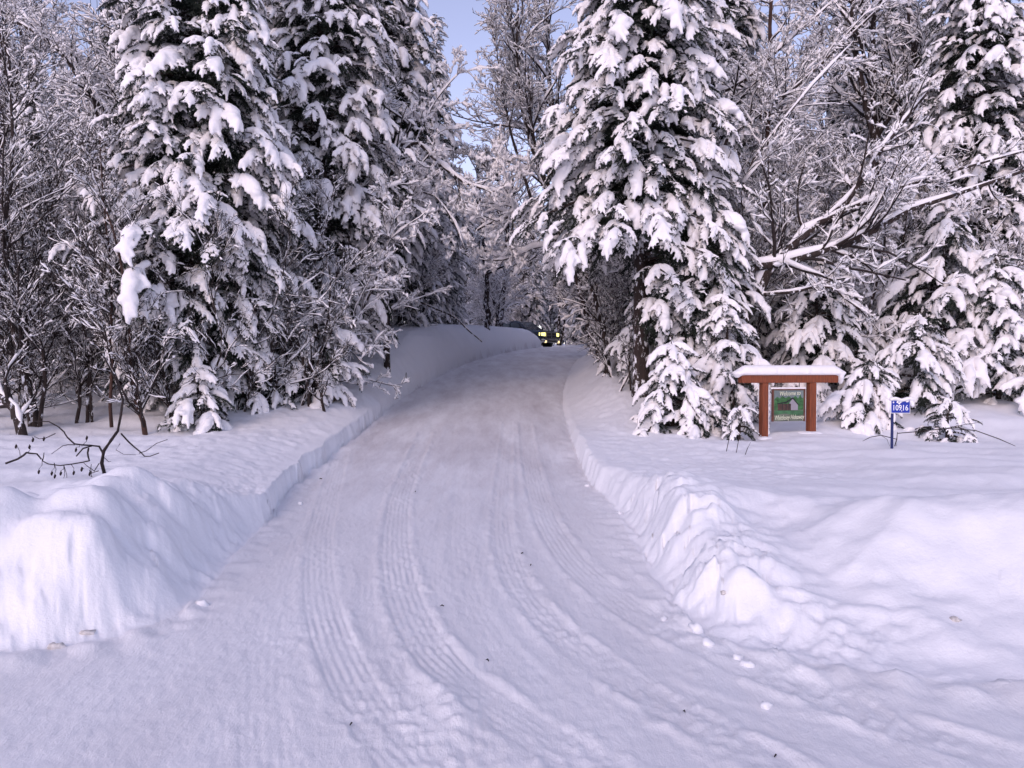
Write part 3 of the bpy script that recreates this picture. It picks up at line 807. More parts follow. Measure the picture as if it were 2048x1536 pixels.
bare_tree('arched_tree', [([(0, 0, -.2)] + loc_pts(b0, [(1150, 560, 21), (1120, 470, 20.5), (1060, 432, 20), (1000, 440, 19.5), (950, 465, 19.3)]), .06, .02),
    (loc_pts(b0, [(1120, 480, 20.5), (1060, 500, 20), (1010, 520, 19.7), (960, 520, 19.5)]), .035, .01),
    (loc_pts(b0, [(1130, 480, 20.5), (1090, 380, 20), (1030, 330, 19.7), (985, 320, 19.4)]), .035, .01)],
    rg, [10, 7, 5], [.3, .45, .5], 'tree bent over the drive with thick snow on its arms', loc=b0, load=3.6, ang=.7, droop=.08)

b0 = at(1215, 24)
bare_tree('bare_tree', [([(0, 0, -.2)] + loc_pts(b0, [(1150, 500, 24), (1075, 330, 24), (1040, 180, 24), (1035, 40, 24), (1050, -120, 24)]), .12, .02),
    (loc_pts(b0, [(1062, 400, 24), (1020, 260, 23.8), (1000, 150, 23.6), (985, 60, 23.6)]), .05, .012), (loc_pts(b0, [(1068, 480, 24), (1010, 380, 23.6), (965, 330, 23.4), (935, 310, 23.4)]), .05, .012)],
    rg, [26, 10, 7], [.22, .45, .5], 'fine twigged bare tree against the right side of the sky gap', loc=b0, load=1.1, ang=.6, up=.08)

b0 = at(1190, 27)
bare_tree('bare_tree', [([(0, 0, -.2)] + loc_pts(b0, [(1140, 500, 27), (1110, 300, 27), (1095, 100, 27), (1085, -80, 27), (1080, -200, 27)]), .13, .03),
    (loc_pts(b0, [(1115, 330, 27), (1060, 200, 27), (1040, 80, 27), (1035, -40, 27)]), .05, .012)],
    rg, [34, 10, 7], [.22, .45, .5], 'dense snow lined bare tree between the sky gap and the broad spruce', loc=b0, load=1.5, ang=.75, up=.05, rmin=.009)

# alder thicket on the left
def stems_from(base, lines): return [([(0, 0, -.2) if i == 0 else None] if False else loc_pts(base, l), r0, r1) for i, (l, r0, r1) in enumerate(lines)]
AL = [
    (12.0, [([(48, 885, 12), (28, 815, 12.1), (-5, 765, 12.2), (-60, 690, 12.4), (-100, 560, 12.5)], .085, .04)], [7, 6, 5], 'thick leaning alder stem at the left edge of the picture'),
    (13.0, [([(70, 862, 13), (48, 740, 13), (20, 600, 12.9), (16, 440, 12.8), (34, 250, 12.7), (10, 60, 12.7)], .075, .012), ([(62, 862, 13), (55, 700, 13.1), (60, 560, 13.2), (95, 440, 13.3), (140, 300, 13.4)], .045, .008), ([(78, 860, 13), (90, 720, 12.9), (60, 600, 12.8), (-20, 480, 12.8)], .04, .008)], [12, 8, 6], 'dark clump of three tall alder stems'),
    (12.2, [([(303, 892, 12.2), (286, 838, 12.2), (268, 760, 12.2), (258, 620, 12.2), (238, 480, 12.2), (195, 340, 12.2)], .05, .008), ([(222, 840, 12.4), (221, 700, 12.4), (226, 560, 12.4), (212, 400, 12.4), (205, 260, 12.4)], .03, .006)], [13, 9, 6], 'crooked reddish alder stems in front of the thicket'),
    (13.6, [([(150, 850, 13.6), (160, 760, 13.5), (130, 640, 13.4), (110, 500, 13.4), (60, 380, 13.4)], .035, .007), ([(172, 850, 13.6), (180, 720, 13.6), (215, 600, 13.7), (290, 480, 13.8)], .035, .007), ([(185, 845, 13.6), (175, 700, 13.5), (160, 560, 13.5), (175, 400, 13.4)], .03, .006)], [10, 8, 6], 'fan of thin alder stems in the middle of the thicket'),
    (13.2, [([(345, 850, 13.2), (330, 740, 13.2), (300, 640, 13.2), (310, 520, 13.2)], .03, .006), ([(365, 848, 13.3), (385, 720, 13.3), (352, 600, 13.3), (330, 470, 13.2)], .028, .006), ([(358, 850, 13.2), (320, 760, 13.1), (250, 690, 13), (190, 600, 13)], .03, .006)], [10, 8, 6], 'alder shoots leaning against the tall spruce'),
    (14.8, [([(620, 812, 14.8), (612, 740, 14.8), (600, 680, 14.8), (570, 600, 14.9), (560, 500, 15)], .04, .008), ([(650, 818, 14.6), (632, 740, 14.7), (598, 690, 14.8)], .03, .02), ([(575, 806, 15), (548, 740, 15), (520, 640, 15.1)], .035, .01), ([(672, 790, 15.4), (628, 730, 15.3), (600, 660, 15.2)], .035, .015), ([(600, 812, 14.9), (640, 700, 15), (662, 560, 15), (640, 440, 15)], .03, .007)], [6, 7, 5], 'dark tangle of leaning stems under the spruces on the left bank'),
    (21.0, [([(1210, 745, 18.5), (1214, 690, 18.6), (1204, 640, 18.7), (1180, 560, 18.8)], .075, .05), ([(1226, 750, 18), (1205, 700, 18.3), (1170, 650, 18.6)], .03, .015), ([(1262, 770, 16.2), (1258, 700, 16.3), (1266, 620, 16.4)], .025, .01), ([(1240, 775, 16.5), (1275, 700, 16.6), (1290, 640, 16.6)], .02, .008)], [6, 6, 5], 'dark broken stems at the shaded right edge of the drive'),
]
for d, lines, cnt, lab in AL:
    px = lines[0][0][0][0]; b0 = P(*lines[0][0][0])
    bare_tree('alder', stems_from(b0, lines), rg, [int(cnt[0] * 1.9), cnt[1] + 1, cnt[2] + 1], [.30, .45, .5], lab, cat='alder', loc=tuple(b0 - np.array([0, 0, .12])), load=.85, ang=.6, up=.10, rmin=.0055, curl=.17, tmin=.15, keep=.55, bark='bark_red' if 'reddish' in lab else 'bark')
# thin stick leaning over the far bank
b0 = P(960, 678, 27)
bare_tree('leaning_stick', [(loc_pts(b0, [(964, 684, 27), (930, 654, 27), (903, 632, 27), (842, 605, 27.2), (775, 574, 27.4)]), .018, .03)], rg, [2, 1], [.12, .4], 'thin dead stick slanting over the far bank toward the drive', cat='dead branch', loc=tuple(b0), load=.5)

# ------------------------------------------------------------------ kinds repeated through the wood
PARK = (0, 0, -200)
def proto(stem_fn, **k): return bare_tree('bare_tree', stem_fn, rg, cat='bare tree', loc=PARK, **k)
def vtrunk(H, r, lean=.0, wig=.25):
    n = 6; x = np.cumsum(rg.normal(size=n) * wig); y = np.cumsum(rg.normal(size=n) * wig); x[0] = y[0] = 0
    return ([(x[i] + lean * H * (i / (n - 1)) ** 1.5, y[i], -.3 + (H + .3) * i / (n - 1)) for i in range(n)], r, r * .15)
KINDS = {}
KINDS['tall'] = [proto([vtrunk(15, .15), ], counts=[34, 9, 7], ratios=[.22, .42, .5], load=2.1, rmin=.012, ang=.8, tmin=.16, label='t'),
                 proto([vtrunk(14, .12), vtrunk(13, .09, .12)], counts=[24, 9, 7], ratios=[.24, .42, .5], load=1.7, rmin=.012, ang=.7, tmin=.14, label='t'),
                 proto([vtrunk(13, .10, .05)], counts=[40, 9, 6], ratios=[.20, .45, .5], load=1.9, rmin=.012, ang=.95, tmin=.10, droop=.06, label='t')]
KINDS['brush'] = [proto([vtrunk(5.5, .05, s) for s in (-.25, .0, .22, .35)], counts=[14, 7, 5], ratios=[.36, .45, .5], load=1.9, split=False, rmin=.008, ang=.7, tmin=.08, droop=.05, label='t'),
                  proto([vtrunk(4.5, .045, s) for s in (-.4, -.1, .15, .45)], counts=[14, 7, 5], ratios=[.38, .45, .5], load=2.3, split=False, rmin=.008, ang=.8, tmin=.08, droop=.10, label='t'),
                  proto([vtrunk(6.5, .05, s, .35) for s in (-.15, .05, .2)], counts=[20, 7, 5], ratios=[.30, .45, .5], load=1.7, split=False, rmin=.008, ang=.8, tmin=.06, droop=.05, label='t')]
KINDS['dark'] = [proto([vtrunk(4.2, .032, s, .25) for s in (-.35, -.15, .1, .3, .5)], counts=[16, 7, 5], ratios=[.36, .45, .5], load=.75, split=False, rmin=.006, ang=.6, tmin=.08, keep=.5, label='t'),
                 proto([vtrunk(3.2, .026, s, .25) for s in (-.5, -.2, .15, .4)], counts=[16, 7, 5], ratios=[.38, .45, .5], load=.9, split=False, rmin=.006, ang=.7, tmin=.08, keep=.6, label='t')]
rgp = np.random.default_rng(17)
placed = []
def clear_of_drive(x, y, m):
    X = np.array([x]); Y = np.array([y])
    if inside(X, Y)[0]: return False
    return min(seg_dist(X, Y, LEFT)[0][0], seg_dist(X, Y, RIGHT)[0][0]) > m
def gap_limit(px):
    """highest photo row a crown may reach in this column, so the wedge of sky stays open"""
    return np.interp(px, [790, 850, 900, 935, 960, 1000, 1050], [-400, 60, 230, 290, 200, 0, -400])
spots = {'tall': [], 'brush': [], 'dark': []}
def scatter(kind, n, ymin, ymax, sep, margin, span=.70, lo=None):
    k = 0; tries = 0
    while k < n and tries < n * 60:
        tries += 1
        y = math.sqrt(rgp.uniform(ymin ** 2, ymax ** 2)); x = rgp.uniform(-span if lo is None else lo, span) * y
        if not clear_of_drive(x, y, margin): continue
        if x > 2 and y < 16.5: continue
        if y < 56 and -1.5 < x - .052 * y < (2.8 if y > 24 else 1.5): continue
        if any((x - a) ** 2 + (y - b) ** 2 < sep * sep for a, b in spots[kind]): continue
        spots[kind].append((x, y)); k += 1
scatter('tall', 46, 21, 42, 2.3, 1.6)
scatter('tall', 58, 42, 92, 2.6, 1.6, .62)
scatter('tall', 26, 58, 95, 2.0, 1.6, .10)
scatter('dark', 22, 13.6, 19.5, .9, 1.6, -.20, -.72)
scatter('dark', 16, 17, 24, 1.2, 1.0, .68, .08)
scatter('brush', 46, 16.5, 28, 1.5, 1.3)
scatter('brush', 70, 28, 60, 1.7, 1.2)
for kind, lab, grp in (('tall', 'tall bare snow dusted tree standing deep in the wood', 'bare trees filling the wood'), ('brush', 'snow laden undergrowth shrub in the wood', 'snowy shrubs under the trees'), ('dark', 'dark thin stemmed bush with little snow under the spruces', 'dark bushes in the undergrowth')):
    zs = gzs(spots[kind])
    lib = KINDS[kind]; first = [True] * len(lib)
    for i, ((x, y), z) in enumerate(zip(spots[kind], zs)):
        k = i % len(lib); s = rgp.uniform(.8, 1.12) if kind == 'tall' else rgp.uniform(.65, 1.1)
        px = 1024 + x / y * F
        Hm = (15, 14, 13)[k] if kind == 'tall' else (5.8, 5, 7)[k]
        if kind == 'dark': s = rgp.uniform(.6, 1.15)
        lim = EYE + (HORIZON - gap_limit(px)) / F * y - z
        s = min(s, max(.18, lim / Hm))
        rz = rgp.uniform(0, 6.28)
        if kind == 'tall' and y < 42: l2, g2 = 'bare snow lined tree close behind the spruces', 'bare trees close behind the spruces'
        elif kind == 'brush' and y < 28: l2, g2 = 'bowed shrub under thick snow beside the spruces', 'snow bowed shrubs near the drive'
        else: l2, g2 = lab, grp
        if kind == 'brush': nm = 'snowy_shrub'; ct = 'shrub'
        elif kind == 'dark': nm = 'dark_bush'; ct = 'bush'
        else: nm = 'bare_tree'; ct = 'bare tree'
        if first[k]:
            o = lib[k]; first[k] = False; o.location = (x, y, z - .05); o.rotation_euler = (0, 0, rz); o.scale = (s,) * 3; o['label'] = l2; o['group'] = g2
        else: o = dup(lib[k], (x, y, z - .05), rz, s, l2, g2)
        o['category'] = ct; o.name = nm

# far and middle spruces
fs = spruce('spruce_tree', 13, 1.9, 2, 61, prof=.75, base=.08, heavy=.35, label='x', cat='spruce tree', loc=PARK, dens=1.1)
fs2 = spruce('spruce_tree', 5, 1.2, 2, 62, prof=.8, base=.05, heavy=.45, label='x', cat='spruce tree', loc=PARK, dens=1.0, whorl=.3)
FS = [(20, 30), (130, 38), (330, 33), (440, 40), (520, 30), (620, 34), (690, 40), (830, 48), (1060, 62), (1120, 74), (1180, 52), (1240, 42), (1330, 34), (1500, 36), (1590, 44), (1680, 30), (1860, 40), (1940, 33), (2030, 44), (-60, 28), (2120, 30), (900, 58), (980, 70), (935, 66), (955, 78), (1010, 64), (1045, 76)]
for i, (px, y) in enumerate(FS):
    x, yy, z = at(px, y); s = rgp.uniform(.8, 1.1)
    lim = EYE + (HORIZON - gap_limit(px)) / F * y - z; s = min(s, lim / 13.2)
    l2, g2 = 'snowy spruce standing among the far trees', 'spruces deep in the wood'
    if i == 0: o = fs; o.location = (x, yy, z); o.scale = (s,) * 3; o['label'] = l2; o['group'] = g2
    else: dup(fs, (x, yy, z), rgp.uniform(0, 6.28), s, l2, g2)
FS2 = [(10, 19), (110, 17.5), (200, 20), (290, 23), (700, 22), (640, 27), (850, 31), (800, 27), (900, 36), (1010, 56), (1235, 24), (1300, 20), (1150, 60), (1390, 21), (1500, 18.5), (1560, 22), (1700, 19), (1770, 18), (1830, 21), (1940, 22), (2060, 18.5), (560, 19), (720, 33)]
for i, (px, y) in enumerate(FS2):
    x, yy, z = at(px, y); s = rgp.uniform(.55, 1.05)
    l2, g2 = 'low snowed in spruce between the taller trees', 'low spruces in the undergrowth'
    if not clear_of_drive(x, yy, .9): continue
    if i == 0: o = fs2; o.location = (x, yy, z); o.scale = (s,) * 3; o['label'] = l2; o['group'] = g2
    else: dup(fs2, (x, yy, z), rgp.uniform(0, 6.28), s, l2, g2)

# ------------------------------------------------------------------ wooden welcome sign
def text(name, body, size, mat, parent, loc, rot, shear=.0, ext=.003, bold=0.0, align='CENTER', sx=1.0):
    cu = bpy.data.curves.new(name, 'FONT'); cu.body = body; cu.size = size; cu.extrude = ext; cu.align_x = align; cu.align_y = 'CENTER'; cu.shear = shear; cu.offset = bold; cu.resolution_u = 3
    cu.materials.append(mat); o = bpy.data.objects.new(name, cu); col.objects.link(o); dg = bpy.context.evaluated_depsgraph_get(); me = bpy.data.meshes.new_from_object(o.evaluated_get(dg)); bpy.data.objects.remove(o)
    o = add(name, me, mat, parent, loc, rot); o.scale = (sx, 1, 1); return o
M['panel'] = simple('painted_panel', (.13, .15, .11), .6, var=.5, scale=5, stretch=(1, 1, 1.2))
M['paint_green'] = simple('painted_trees', (.035, .12, .035), .6, var=.7, scale=16)
M['paint_grass'] = simple('painted_grass', (.05, .14, .06), .6, var=.5, scale=10)
M['paint_sky'] = simple('painted_sky', (.16, .20, .20), .6, var=.25, scale=4)
M['paint_grey'] = simple('painted_siding', (.30, .28, .31), .6, var=.1)
M['paint_dark'] = simple('painted_roof', (.010, .010, .013), .6)
M['paint_brown'] = simple('painted_porch', (.07, .035, .025), .6, var=.4, scale=20)
M['letter'] = simple('cream_letters', (.72, .74, .55), .6)
M['frame'] = simple('weathered_frame', (.12, .045, .03), .7, var=.4, scale=12)
M['steel'] = simple('steel', (.12, .12, .12), .5, .8)

cx = (1577 - 1024) / F * 13.0
sgz = gz(cx, 13.0)
ztop = P(0, 750, 13)[2]; zbot = P(0, 765, 13)[2]
sign = empty('welcome_sign', (cx, 13.0, sgz), R(10), 'red stained wooden frame sign with a painted cabin panel, its beam capped by thick snow', 'sign')
bz = (ztop + zbot) / 2 - sgz
m = MB(); m.box((0, 0, bz), (1.76, .15, .135)); m.build('beam', M['wood'], sign, .008)
for px, w_, zz in ((1524, .108, 885), (1627, .120, 890)):
    x = (px - 1577) / F * 13.0
    m = MB(); top = bz - .07; m.box((x, 0, (top - .35) / 2), (w_, .13, top + .35)); m.build('post', M['wood'], sign, .008)
pz = P(0, 810, 13)[2] - sgz; pw, ph = .60, .545
panel = None
m = MB(); m.box((0, 0, pz), (pw, .03, ph)); panel = m.build('panel', M['panel'], sign, .003)
yf = -.018
m = MB()
for x in (-pw / 2 + .012, pw / 2 - .012): m.box((x, -.003, pz), (.026, .042, ph + .01))
m.box((0, -.003, pz + ph / 2 - .010), (pw - .05, .040, .022)); m.build('panel_frame', M['frame'], panel, .002)
def flat(name, poly, y, mat):
    m = MB(); m.prism([(x * pw, pz + z * ph) for x, z in poly], y, y - .002); return m.build(name, mat, panel)
flat('painted_sky', [(-.44, .12), (.44, .12), (.44, .45), (-.44, .45)], yf + .002, M['paint_sky'])
flat('painted_trees', [(-.44, -.15), (-.44, .18), (-.36, .26), (-.28, .21), (-.2, .28), (-.1, .22), (.0, .27), (.1, .2), (.2, .29), (.28, .2), (.35, .32), (.40, .2), (.44, .24), (.44, -.15)], yf - .001, M['paint_green'])
flat('painted_lawn', [(-.44, -.17), (.44, -.17), (.44, -.30), (.2, -.33), (-.1, -.26), (-.44, -.30)], yf - .001, M['paint_grass'])
flat('painted_porch', [(-.34, -.16), (.06, -.16), (.06, .04), (-.34, .03)], yf - .004, M['paint_brown'])
flat('painted_wall', [(.06, -.16), (.27, -.16), (.27, .02), (.11, .20), (.0, .05), (.06, .04)], yf - .007, M['paint_grey'])
flat('painted_roof', [(-.36, .03), (-.36, .06), (-.1, .10), (.11, .24), (.29, .02), (.27, .0), (.11, .19), (-.08, .07)], yf - .010, M['paint_dark'])
for x in (-.22, -.10, -.01): flat('painted_post', [(x, -.16), (x + .02, -.16), (x + .02, .05), (x, .05)], yf - .008, M['paint_dark'])
text('lettering', 'Welcome to', .105, M['letter'], panel, (.01, yf - .012, pz + ph * .36), (R(90), R(-2), 0), .28, .002, .0, sx=.72)
text('lettering', 'Whittlesey Hideaway', .112, M['letter'], panel, (0, yf - .012, pz - ph * .385), (R(90), R(-2), 0), .28, .002, .0, sx=.56)
m = MB()
for x in (-.2, .2): m.tube([(x, 0, pz + ph / 2), (x, 0, bz - .06)], .006, 6)
m.build('chain', M['steel'], sign)
# snow on the beam, the panel and the windward sides of the posts
C = []; S = []
for i in range(60):
    x = -.93 + 1.86 * i / 59; e = min(1, (1 - abs(x) / .95) * 5 + .25)
    C.append((x + .02, .0, bz + .085 + .035 * e)); S.append((.10, .135 + rg.normal() * .006, .105 * e + .01))
C += [(.93, -.02, bz + .05), (.96, -.01, bz + .0), (-.93, 0, bz + .07)]; S += [(.07, .11, .10), (.045, .08, .10), (.05, .1, .06)]
V, Fc = blobs(np.array(C), np.array(S)); V[:, 2] = np.where(V[:, 2] < bz + .068, np.where(np.abs(V[:, 0]) > .885, V[:, 2], bz + .062), V[:, 2])
V, T = fuse(V, Fc, .018, 6); add('snow_cap', mesh_np('snow_cap', V, [T]), M['tree_snow'], sign)
C = []; S = []
for i in range(24): C.append((-pw / 2 + pw * i / 23, 0, pz + ph / 2 + .012)); S.append((.03, .035, .022))
for px in (1524, 1627):
    x = (px - 1577) / F * 13.0
    for i in range(40):
        z = i / 39 * (bz - .12); C.append((x + .075 + .010 * math.sin(i * 1.3), .01, z)); S.append((.022 + .006 * math.sin(i), .05, .04))
V, Fc = blobs(np.array(C), np.array(S)); V, T = fuse(V, Fc, .014, 2); add('clinging_snow', mesh_np('clinging_snow', V, [T]), M['tree_snow'], sign)
C = []; S = []
for px in (1524, 1627):
    x = (px - 1577) / F * 13.0; C = []; S = []
    for q in range(7): C.append((x + rg.normal() * .06, rg.normal() * .05, gz(cx + x, 13.0) - sgz - .02)); S.append((.13, .13, .05))
    V, Fc = blobs(np.array(C), np.array(S)); V, T = fuse(V, Fc, .025, 3); add('foot_snow', mesh_np('foot_snow', V, [T]), M['ground_snow'], sign)


# ------------------------------------------------------------------ blue house number
M['blue'] = simple('blue_plate', (.004, .028, .34), .35); M['bluepost'] = simple('blue_post', (.006, .014, .10), .45); M['white'] = simple('white_paint', (.80, .80, .82), .4)
ad = 11.0; ax = (1786 - 1024) / F * ad; az_ = gz(ax, ad)
num = empty('house_number_sign', (ax, ad, az_), R(-4), 'small blue house number plate on a thin blue post, partly plastered with snow', 'sign')
m = MB(); zt = P(0, 798, ad)[2] - az_
m.box((0, .012, (zt - .05 - .4) / 2), (.038, .012, zt + .35 )); m.box((.013, .022, (zt - .4) / 2), (.012, .02, zt + .30)); m.build('post', M['bluepost'], num, .002)
pc = (P(0, 813.5, ad)[2] - az_); pxw = (1801 - 1786) / F * ad; W_, H_ = .272, .19
m = MB(); m.box((pxw, -.003, pc), (W_, .004, H_)); pl = m.build('plate', M['white'], num, .001)
m = MB(); m.box((pxw, -.006, pc), (W_ - .018, .004, H_ - .018)); m.build('plate_face', M['blue'], pl)
text('numerals', '10916', .112, M['white'], pl, (pxw - .005, -.0085, pc - .018), (R(90), 0, 0), 0, .001, .0015, sx=.80)
C = []; S = []
for i in range(20): C.append((pxw - .13 + .29 * i / 19, 0, pc + H_ / 2 + .012 + .012 * math.sin(i * .5))); S.append((.028, .045, .026))
for p in ((.15, -.0, .07), (.165, -.01, .03), (.165, 0, .055)): C.append((pxw + p[0], p[1], pc + p[2])); S.append((.025, .035, .035))
for q in ((-.10, .062, .014), (-.045, .066, .016), (-.02, .045, .014), (.0, .068, .016), (.015, -.060, .010), (.085, .075, .014), (.10, .078, .014), (-.022, .01, .010)):
    C.append((pxw + q[0], -.008, pc + q[1])); S.append((q[2], .012, q[2] * 1.1))
V, Fc = blobs(np.array(C), np.array(S)); V, T = fuse(V, Fc, .007, 2); add('clinging_snow', mesh_np('clinging_snow', V, [T]), M['tree_snow'], num)

# ------------------------------------------------------------------ pickup coming round the bend
M['navy'] = simple('dark_navy_paint', (.008, .016, .030), .22); M['navy'].node_tree.nodes['Principled BSDF'].inputs['Coat Weight'].default_value = .6
M['glass'] = simple('tinted_glass', (.05, .065, .075), .08); M['chrome'] = simple('chrome', (.55, .53, .5), .25, 1.0); M['rubber'] = simple('rubber', (.015, .015, .016), .8); M['black'] = simple('black_plastic', (.01, .01, .011), .5)
def emis(name, c, s):
    m, n, b = new_mat(name); b.inputs['Base Color'].default_value = (*c, 1); b.inputs['Emission Color'].default_value = (*c, 1); b.inputs['Emission Strength'].default_value = s; return m
M['lamp'] = emis('lit_headlight', (1.0, .88, .30), .75); M['lamp2'] = emis('lit_fog_lamp', (1.0, .74, .38), .6)
tx, ty = (1104 - 1024) / F * 52, 52.0
fwd = R(50)      # turned from facing the camera toward the right of the photograph
tz = gz(tx, ty) + .02
truck = empty('pickup_truck', (tx, ty, tz), fwd, 'dark pickup truck with glowing headlights coming round the bend behind the snow bank', 'truck')
# local axes: -y forward, x to the side; origin under the front bumper
def loft(m, secs, close=True):
    """secs: list of (y, [(x,z)...]) outlines of equal length"""
    k = len(secs[0][1]); vs = [(x, y, z) for y, o in secs for x, z in o]
    fs = [(i * k + j, i * k + (j + 1) % k, (i + 1) * k + (j + 1) % k, (i + 1) * k + j) for i in range(len(secs) - 1) for j in range(k)]
    fs += [tuple(range(k - 1, -1, -1)), tuple((len(secs) - 1) * k + j for j in range(k))]; m._add(vs, fs)
def sec(w, z0, z1, r=.08): return [(-w + r, z0), (w - r, z0), (w, z0 + r), (w, z1 - r), (w - r, z1), (-w + r, z1), (-w, z1 - r), (-w, z0 + r)]
m = MB()
loft(m, [(.10, sec(.86, .62, 1.08, .10)), (.22, sec(.98, .48, 1.16, .12)), (1.2, sec(1.0, .42, 1.24, .12)), (1.55, sec(1.0, .42, 1.27, .10)), (5.6, sec(1.0, .42, 1.28, .08)), (5.75, sec(.97, .55, 1.22, .08))])
body = m.build('body', M['navy'], truck, .02)
m = MB(); loft(m, [(.35, sec(.62, 1.12, 1.20, .03)), (1.5, sec(.70, 1.2, 1.31, .03))]); m.build('hood', M['navy'], truck, .02)
m = MB()
loft(m, [(1.45, sec(.90, 1.22, 1.30, .03)), (2.25, sec(.80, 1.22, 1.86, .10)), (2.6, sec(.80, 1.22, 1.93, .12)), (3.7, sec(.80, 1.22, 1.90, .12)), (4.0, sec(.84, 1.22, 1.36, .05))])
cab = m.build('cab', M['navy'], truck, .02)
m = MB(); m.quad((-.74, 1.60, 1.375), (.74, 1.60, 1.375), (.66, 2.20, 1.80), (-.66, 2.20, 1.80)); m.v = [(x, y - .012, z + .02) for x, y, z in m.v]; m.build('windshield', M['glass'], cab)
for s in (-1, 1):
    m = MB()
    for y0, y1 in ((2.25, 2.95), (3.02, 3.62)):
        x0 = .875 * s; x1 = .815 * s
        m.quad((x0, y0 - .3 * (y0 < 2.5), 1.36), (x0, y1, 1.36), (x1, y1, 1.78), (x1, y0 + .05, 1.76))
    o = m.build('side_window', M['glass'], cab); o.modifiers.new('t', 'SOLIDIFY').thickness = .01
    m = MB(); m.box((1.08 * s, 1.95, 1.36), (.18, .12, .24)); m.build('side_mirror', M['black'], truck, .02)
g = MB(); g.box((0, .115, .86), (1.10, .06, .42)); gr = g.build('grille', M['black'], truck, .01)
g = MB()
for z in (1.055, .665): g.box((0, .075, z), (1.14, .05, .035))
for x in (-.56, .56): g.box((x, .075, .86), (.035, .05, .36))
g.box((0, .06, .86), (.055, .05, .36)); g.box((-.2875, .062, .86), (.50, .04, .03)); g.box((.2875, .062, .86), (.50, .04, .03)); g.box((-.2875, .066, .96), (.50, .03, .016)); g.box((.2875, .066, .96), (.50, .03, .016)); g.box((-.2875, .066, .76), (.50, .03, .016)); g.box((.2875, .066, .76), (.50, .03, .016))
g.build('grille_bars', M['chrome'], gr)
for s in (-1, 1):
    m = MB(); loft(m, [(.08, [(s * .62, .80), (s * .90, .82), (s * .92, 1.02), (s * .62, 1.06)]), (.34, [(s * .64, .80), (s * 1.015, .84), (s * 1.015, 1.04), (s * .64, 1.08)])]); m.build('headlight', M['lamp'], truck, .01)
    m = MB(); m.tube([(s * .72, -.05, .44), (s * .72, .05, .44)], .085, 12); m.build('fog_lamp', M['lamp2'], truck)
    for y in (1.05, 4.7):
        m = MB(); m.tube([(s * .72, y, .38), (s * 1.0, y, .38)], .38, 24); wh = m.build('wheel', M['rubber'], truck, .03)
        m = MB(); m.tube([(s * .985, y, .38), (s * 1.01, y, .38)], .23, 18); m.build('rim', M['chrome'], wh)
m = MB(); loft(m, [(-.04, sec(.80, .40, .60, .05)), (.16, sec(1.0, .36, .62, .06))]); bp_ = m.build('bumper', M['chrome'], truck, .02)
m = MB(); m.box((0, -.05, .48), (.9, .03, .10)); m.build('air_intake', M['black'], bp_)

# ------------------------------------------------------------------ bent alder branch with catkins in front of the left wood
def px3(pts, d): return [P(x, y, d) for x, y in pts]
b0 = P(203, 948, 7.9); d = 7.9
ln = [([(203, 952), (206, 925), (216, 900), (228, 880), (234, 862), (233, 830), (236, 800), (228, 760), (214, 715)], .019, .009),
      ([(206, 925), (198, 908), (186, 895), (176, 893), (166, 897), (160, 911)], .013, .006), ([(186, 895), (180, 905), (172, 915), (167, 924), (154, 927), (140, 929), (125, 930), (106, 926), (90, 921), (82, 914), (75, 908)], .009, .004),
      ([(178, 892), (165, 889), (158, 886), (142, 874), (128, 868), (118, 866), (104, 855), (92, 844), (70, 842)], .009, .006), ([(118, 866), (100, 875), (82, 877), (62, 874)], .005, .003),
      ([(158, 888), (138, 889), (118, 893), (104, 900), (92, 910)], .005, .003), ([(234, 868), (246, 886), (262, 896), (282, 904), (296, 911), (306, 911), (318, 906)], .009, .004), ([(284, 905), (300, 900), (316, 886), (330, 880)], .005, .003),
      ([(246, 886), (240, 898), (250, 908), (266, 911)], .004, .002), ([(0, 929), (20, 921), (38, 912), (54, 905), (70, 905), (82, 906), (82, 918)], .012, .007), ([(206, 925), (190, 942), (176, 940), (165, 938), (157, 928)], .005, .003), ([(203, 940), (192, 944), (184, 938), (176, 930)], .005, .003), ([(204, 915), (222, 922), (230, 921)], .004, .002)]
root = empty('alder_branch', tuple(b0), 0, 'bent dark alder branch hung with catkins over the snow in front of the thicket', 'branch')
m = MB()
for pts, r0, r1 in ln:
    q = [p - b0 for p in px3(pts, d)]
    q = [v + np.array([0, .10 * math.sin(i * .9 + len(pts)), 0]) for i, v in enumerate(q)]
    m.tube(q, list(np.linspace(r0, r1, len(q))), 6)
m.build('stem', M['twig'], root, smooth_shade=True)
m = MB(); cat_px = [(75, 944), (101, 947), (107, 953), (119, 947), (123, 968), (131, 970), (145, 946), (161, 939), (177, 948), (180, 956), (203, 958), (204, 968), (209, 952), (64, 880), (86, 878), (30, 893), (57, 894), (172, 876), (150, 900), (199, 955)]
anchors = np.array([v for pts, _, _ in ln for v in pts], float)
mc = MB()
for x, y in cat_px:
    a = anchors[np.argmin((anchors[:, 0] - x) ** 2 + ((anchors[:, 1] - y) * .6) ** 2)]
    p = [P(a[0], a[1], d) - b0, P((a[0] + x) / 2 + 3, (a[1] + y) / 2, d) - b0, P(x, y - 5, d) - b0, P(x, y, d) - b0]
    m.tube(p, [.0035, .003, .0025, .0025], 4)
    c = P(x, y, d) - b0; mc = MB(); mc.tube([c + np.array([0, 0, .022]), c + np.array([.003, 0, .010]), c, c + np.array([-.003, 0, -.016]), c + np.array([0, 0, -.026])], [.003, .010, .012, .009, .002], 7); mc.build('catkin', M['twig'], root, smooth_shade=True)
m.build('twigs', M['twig'], root)

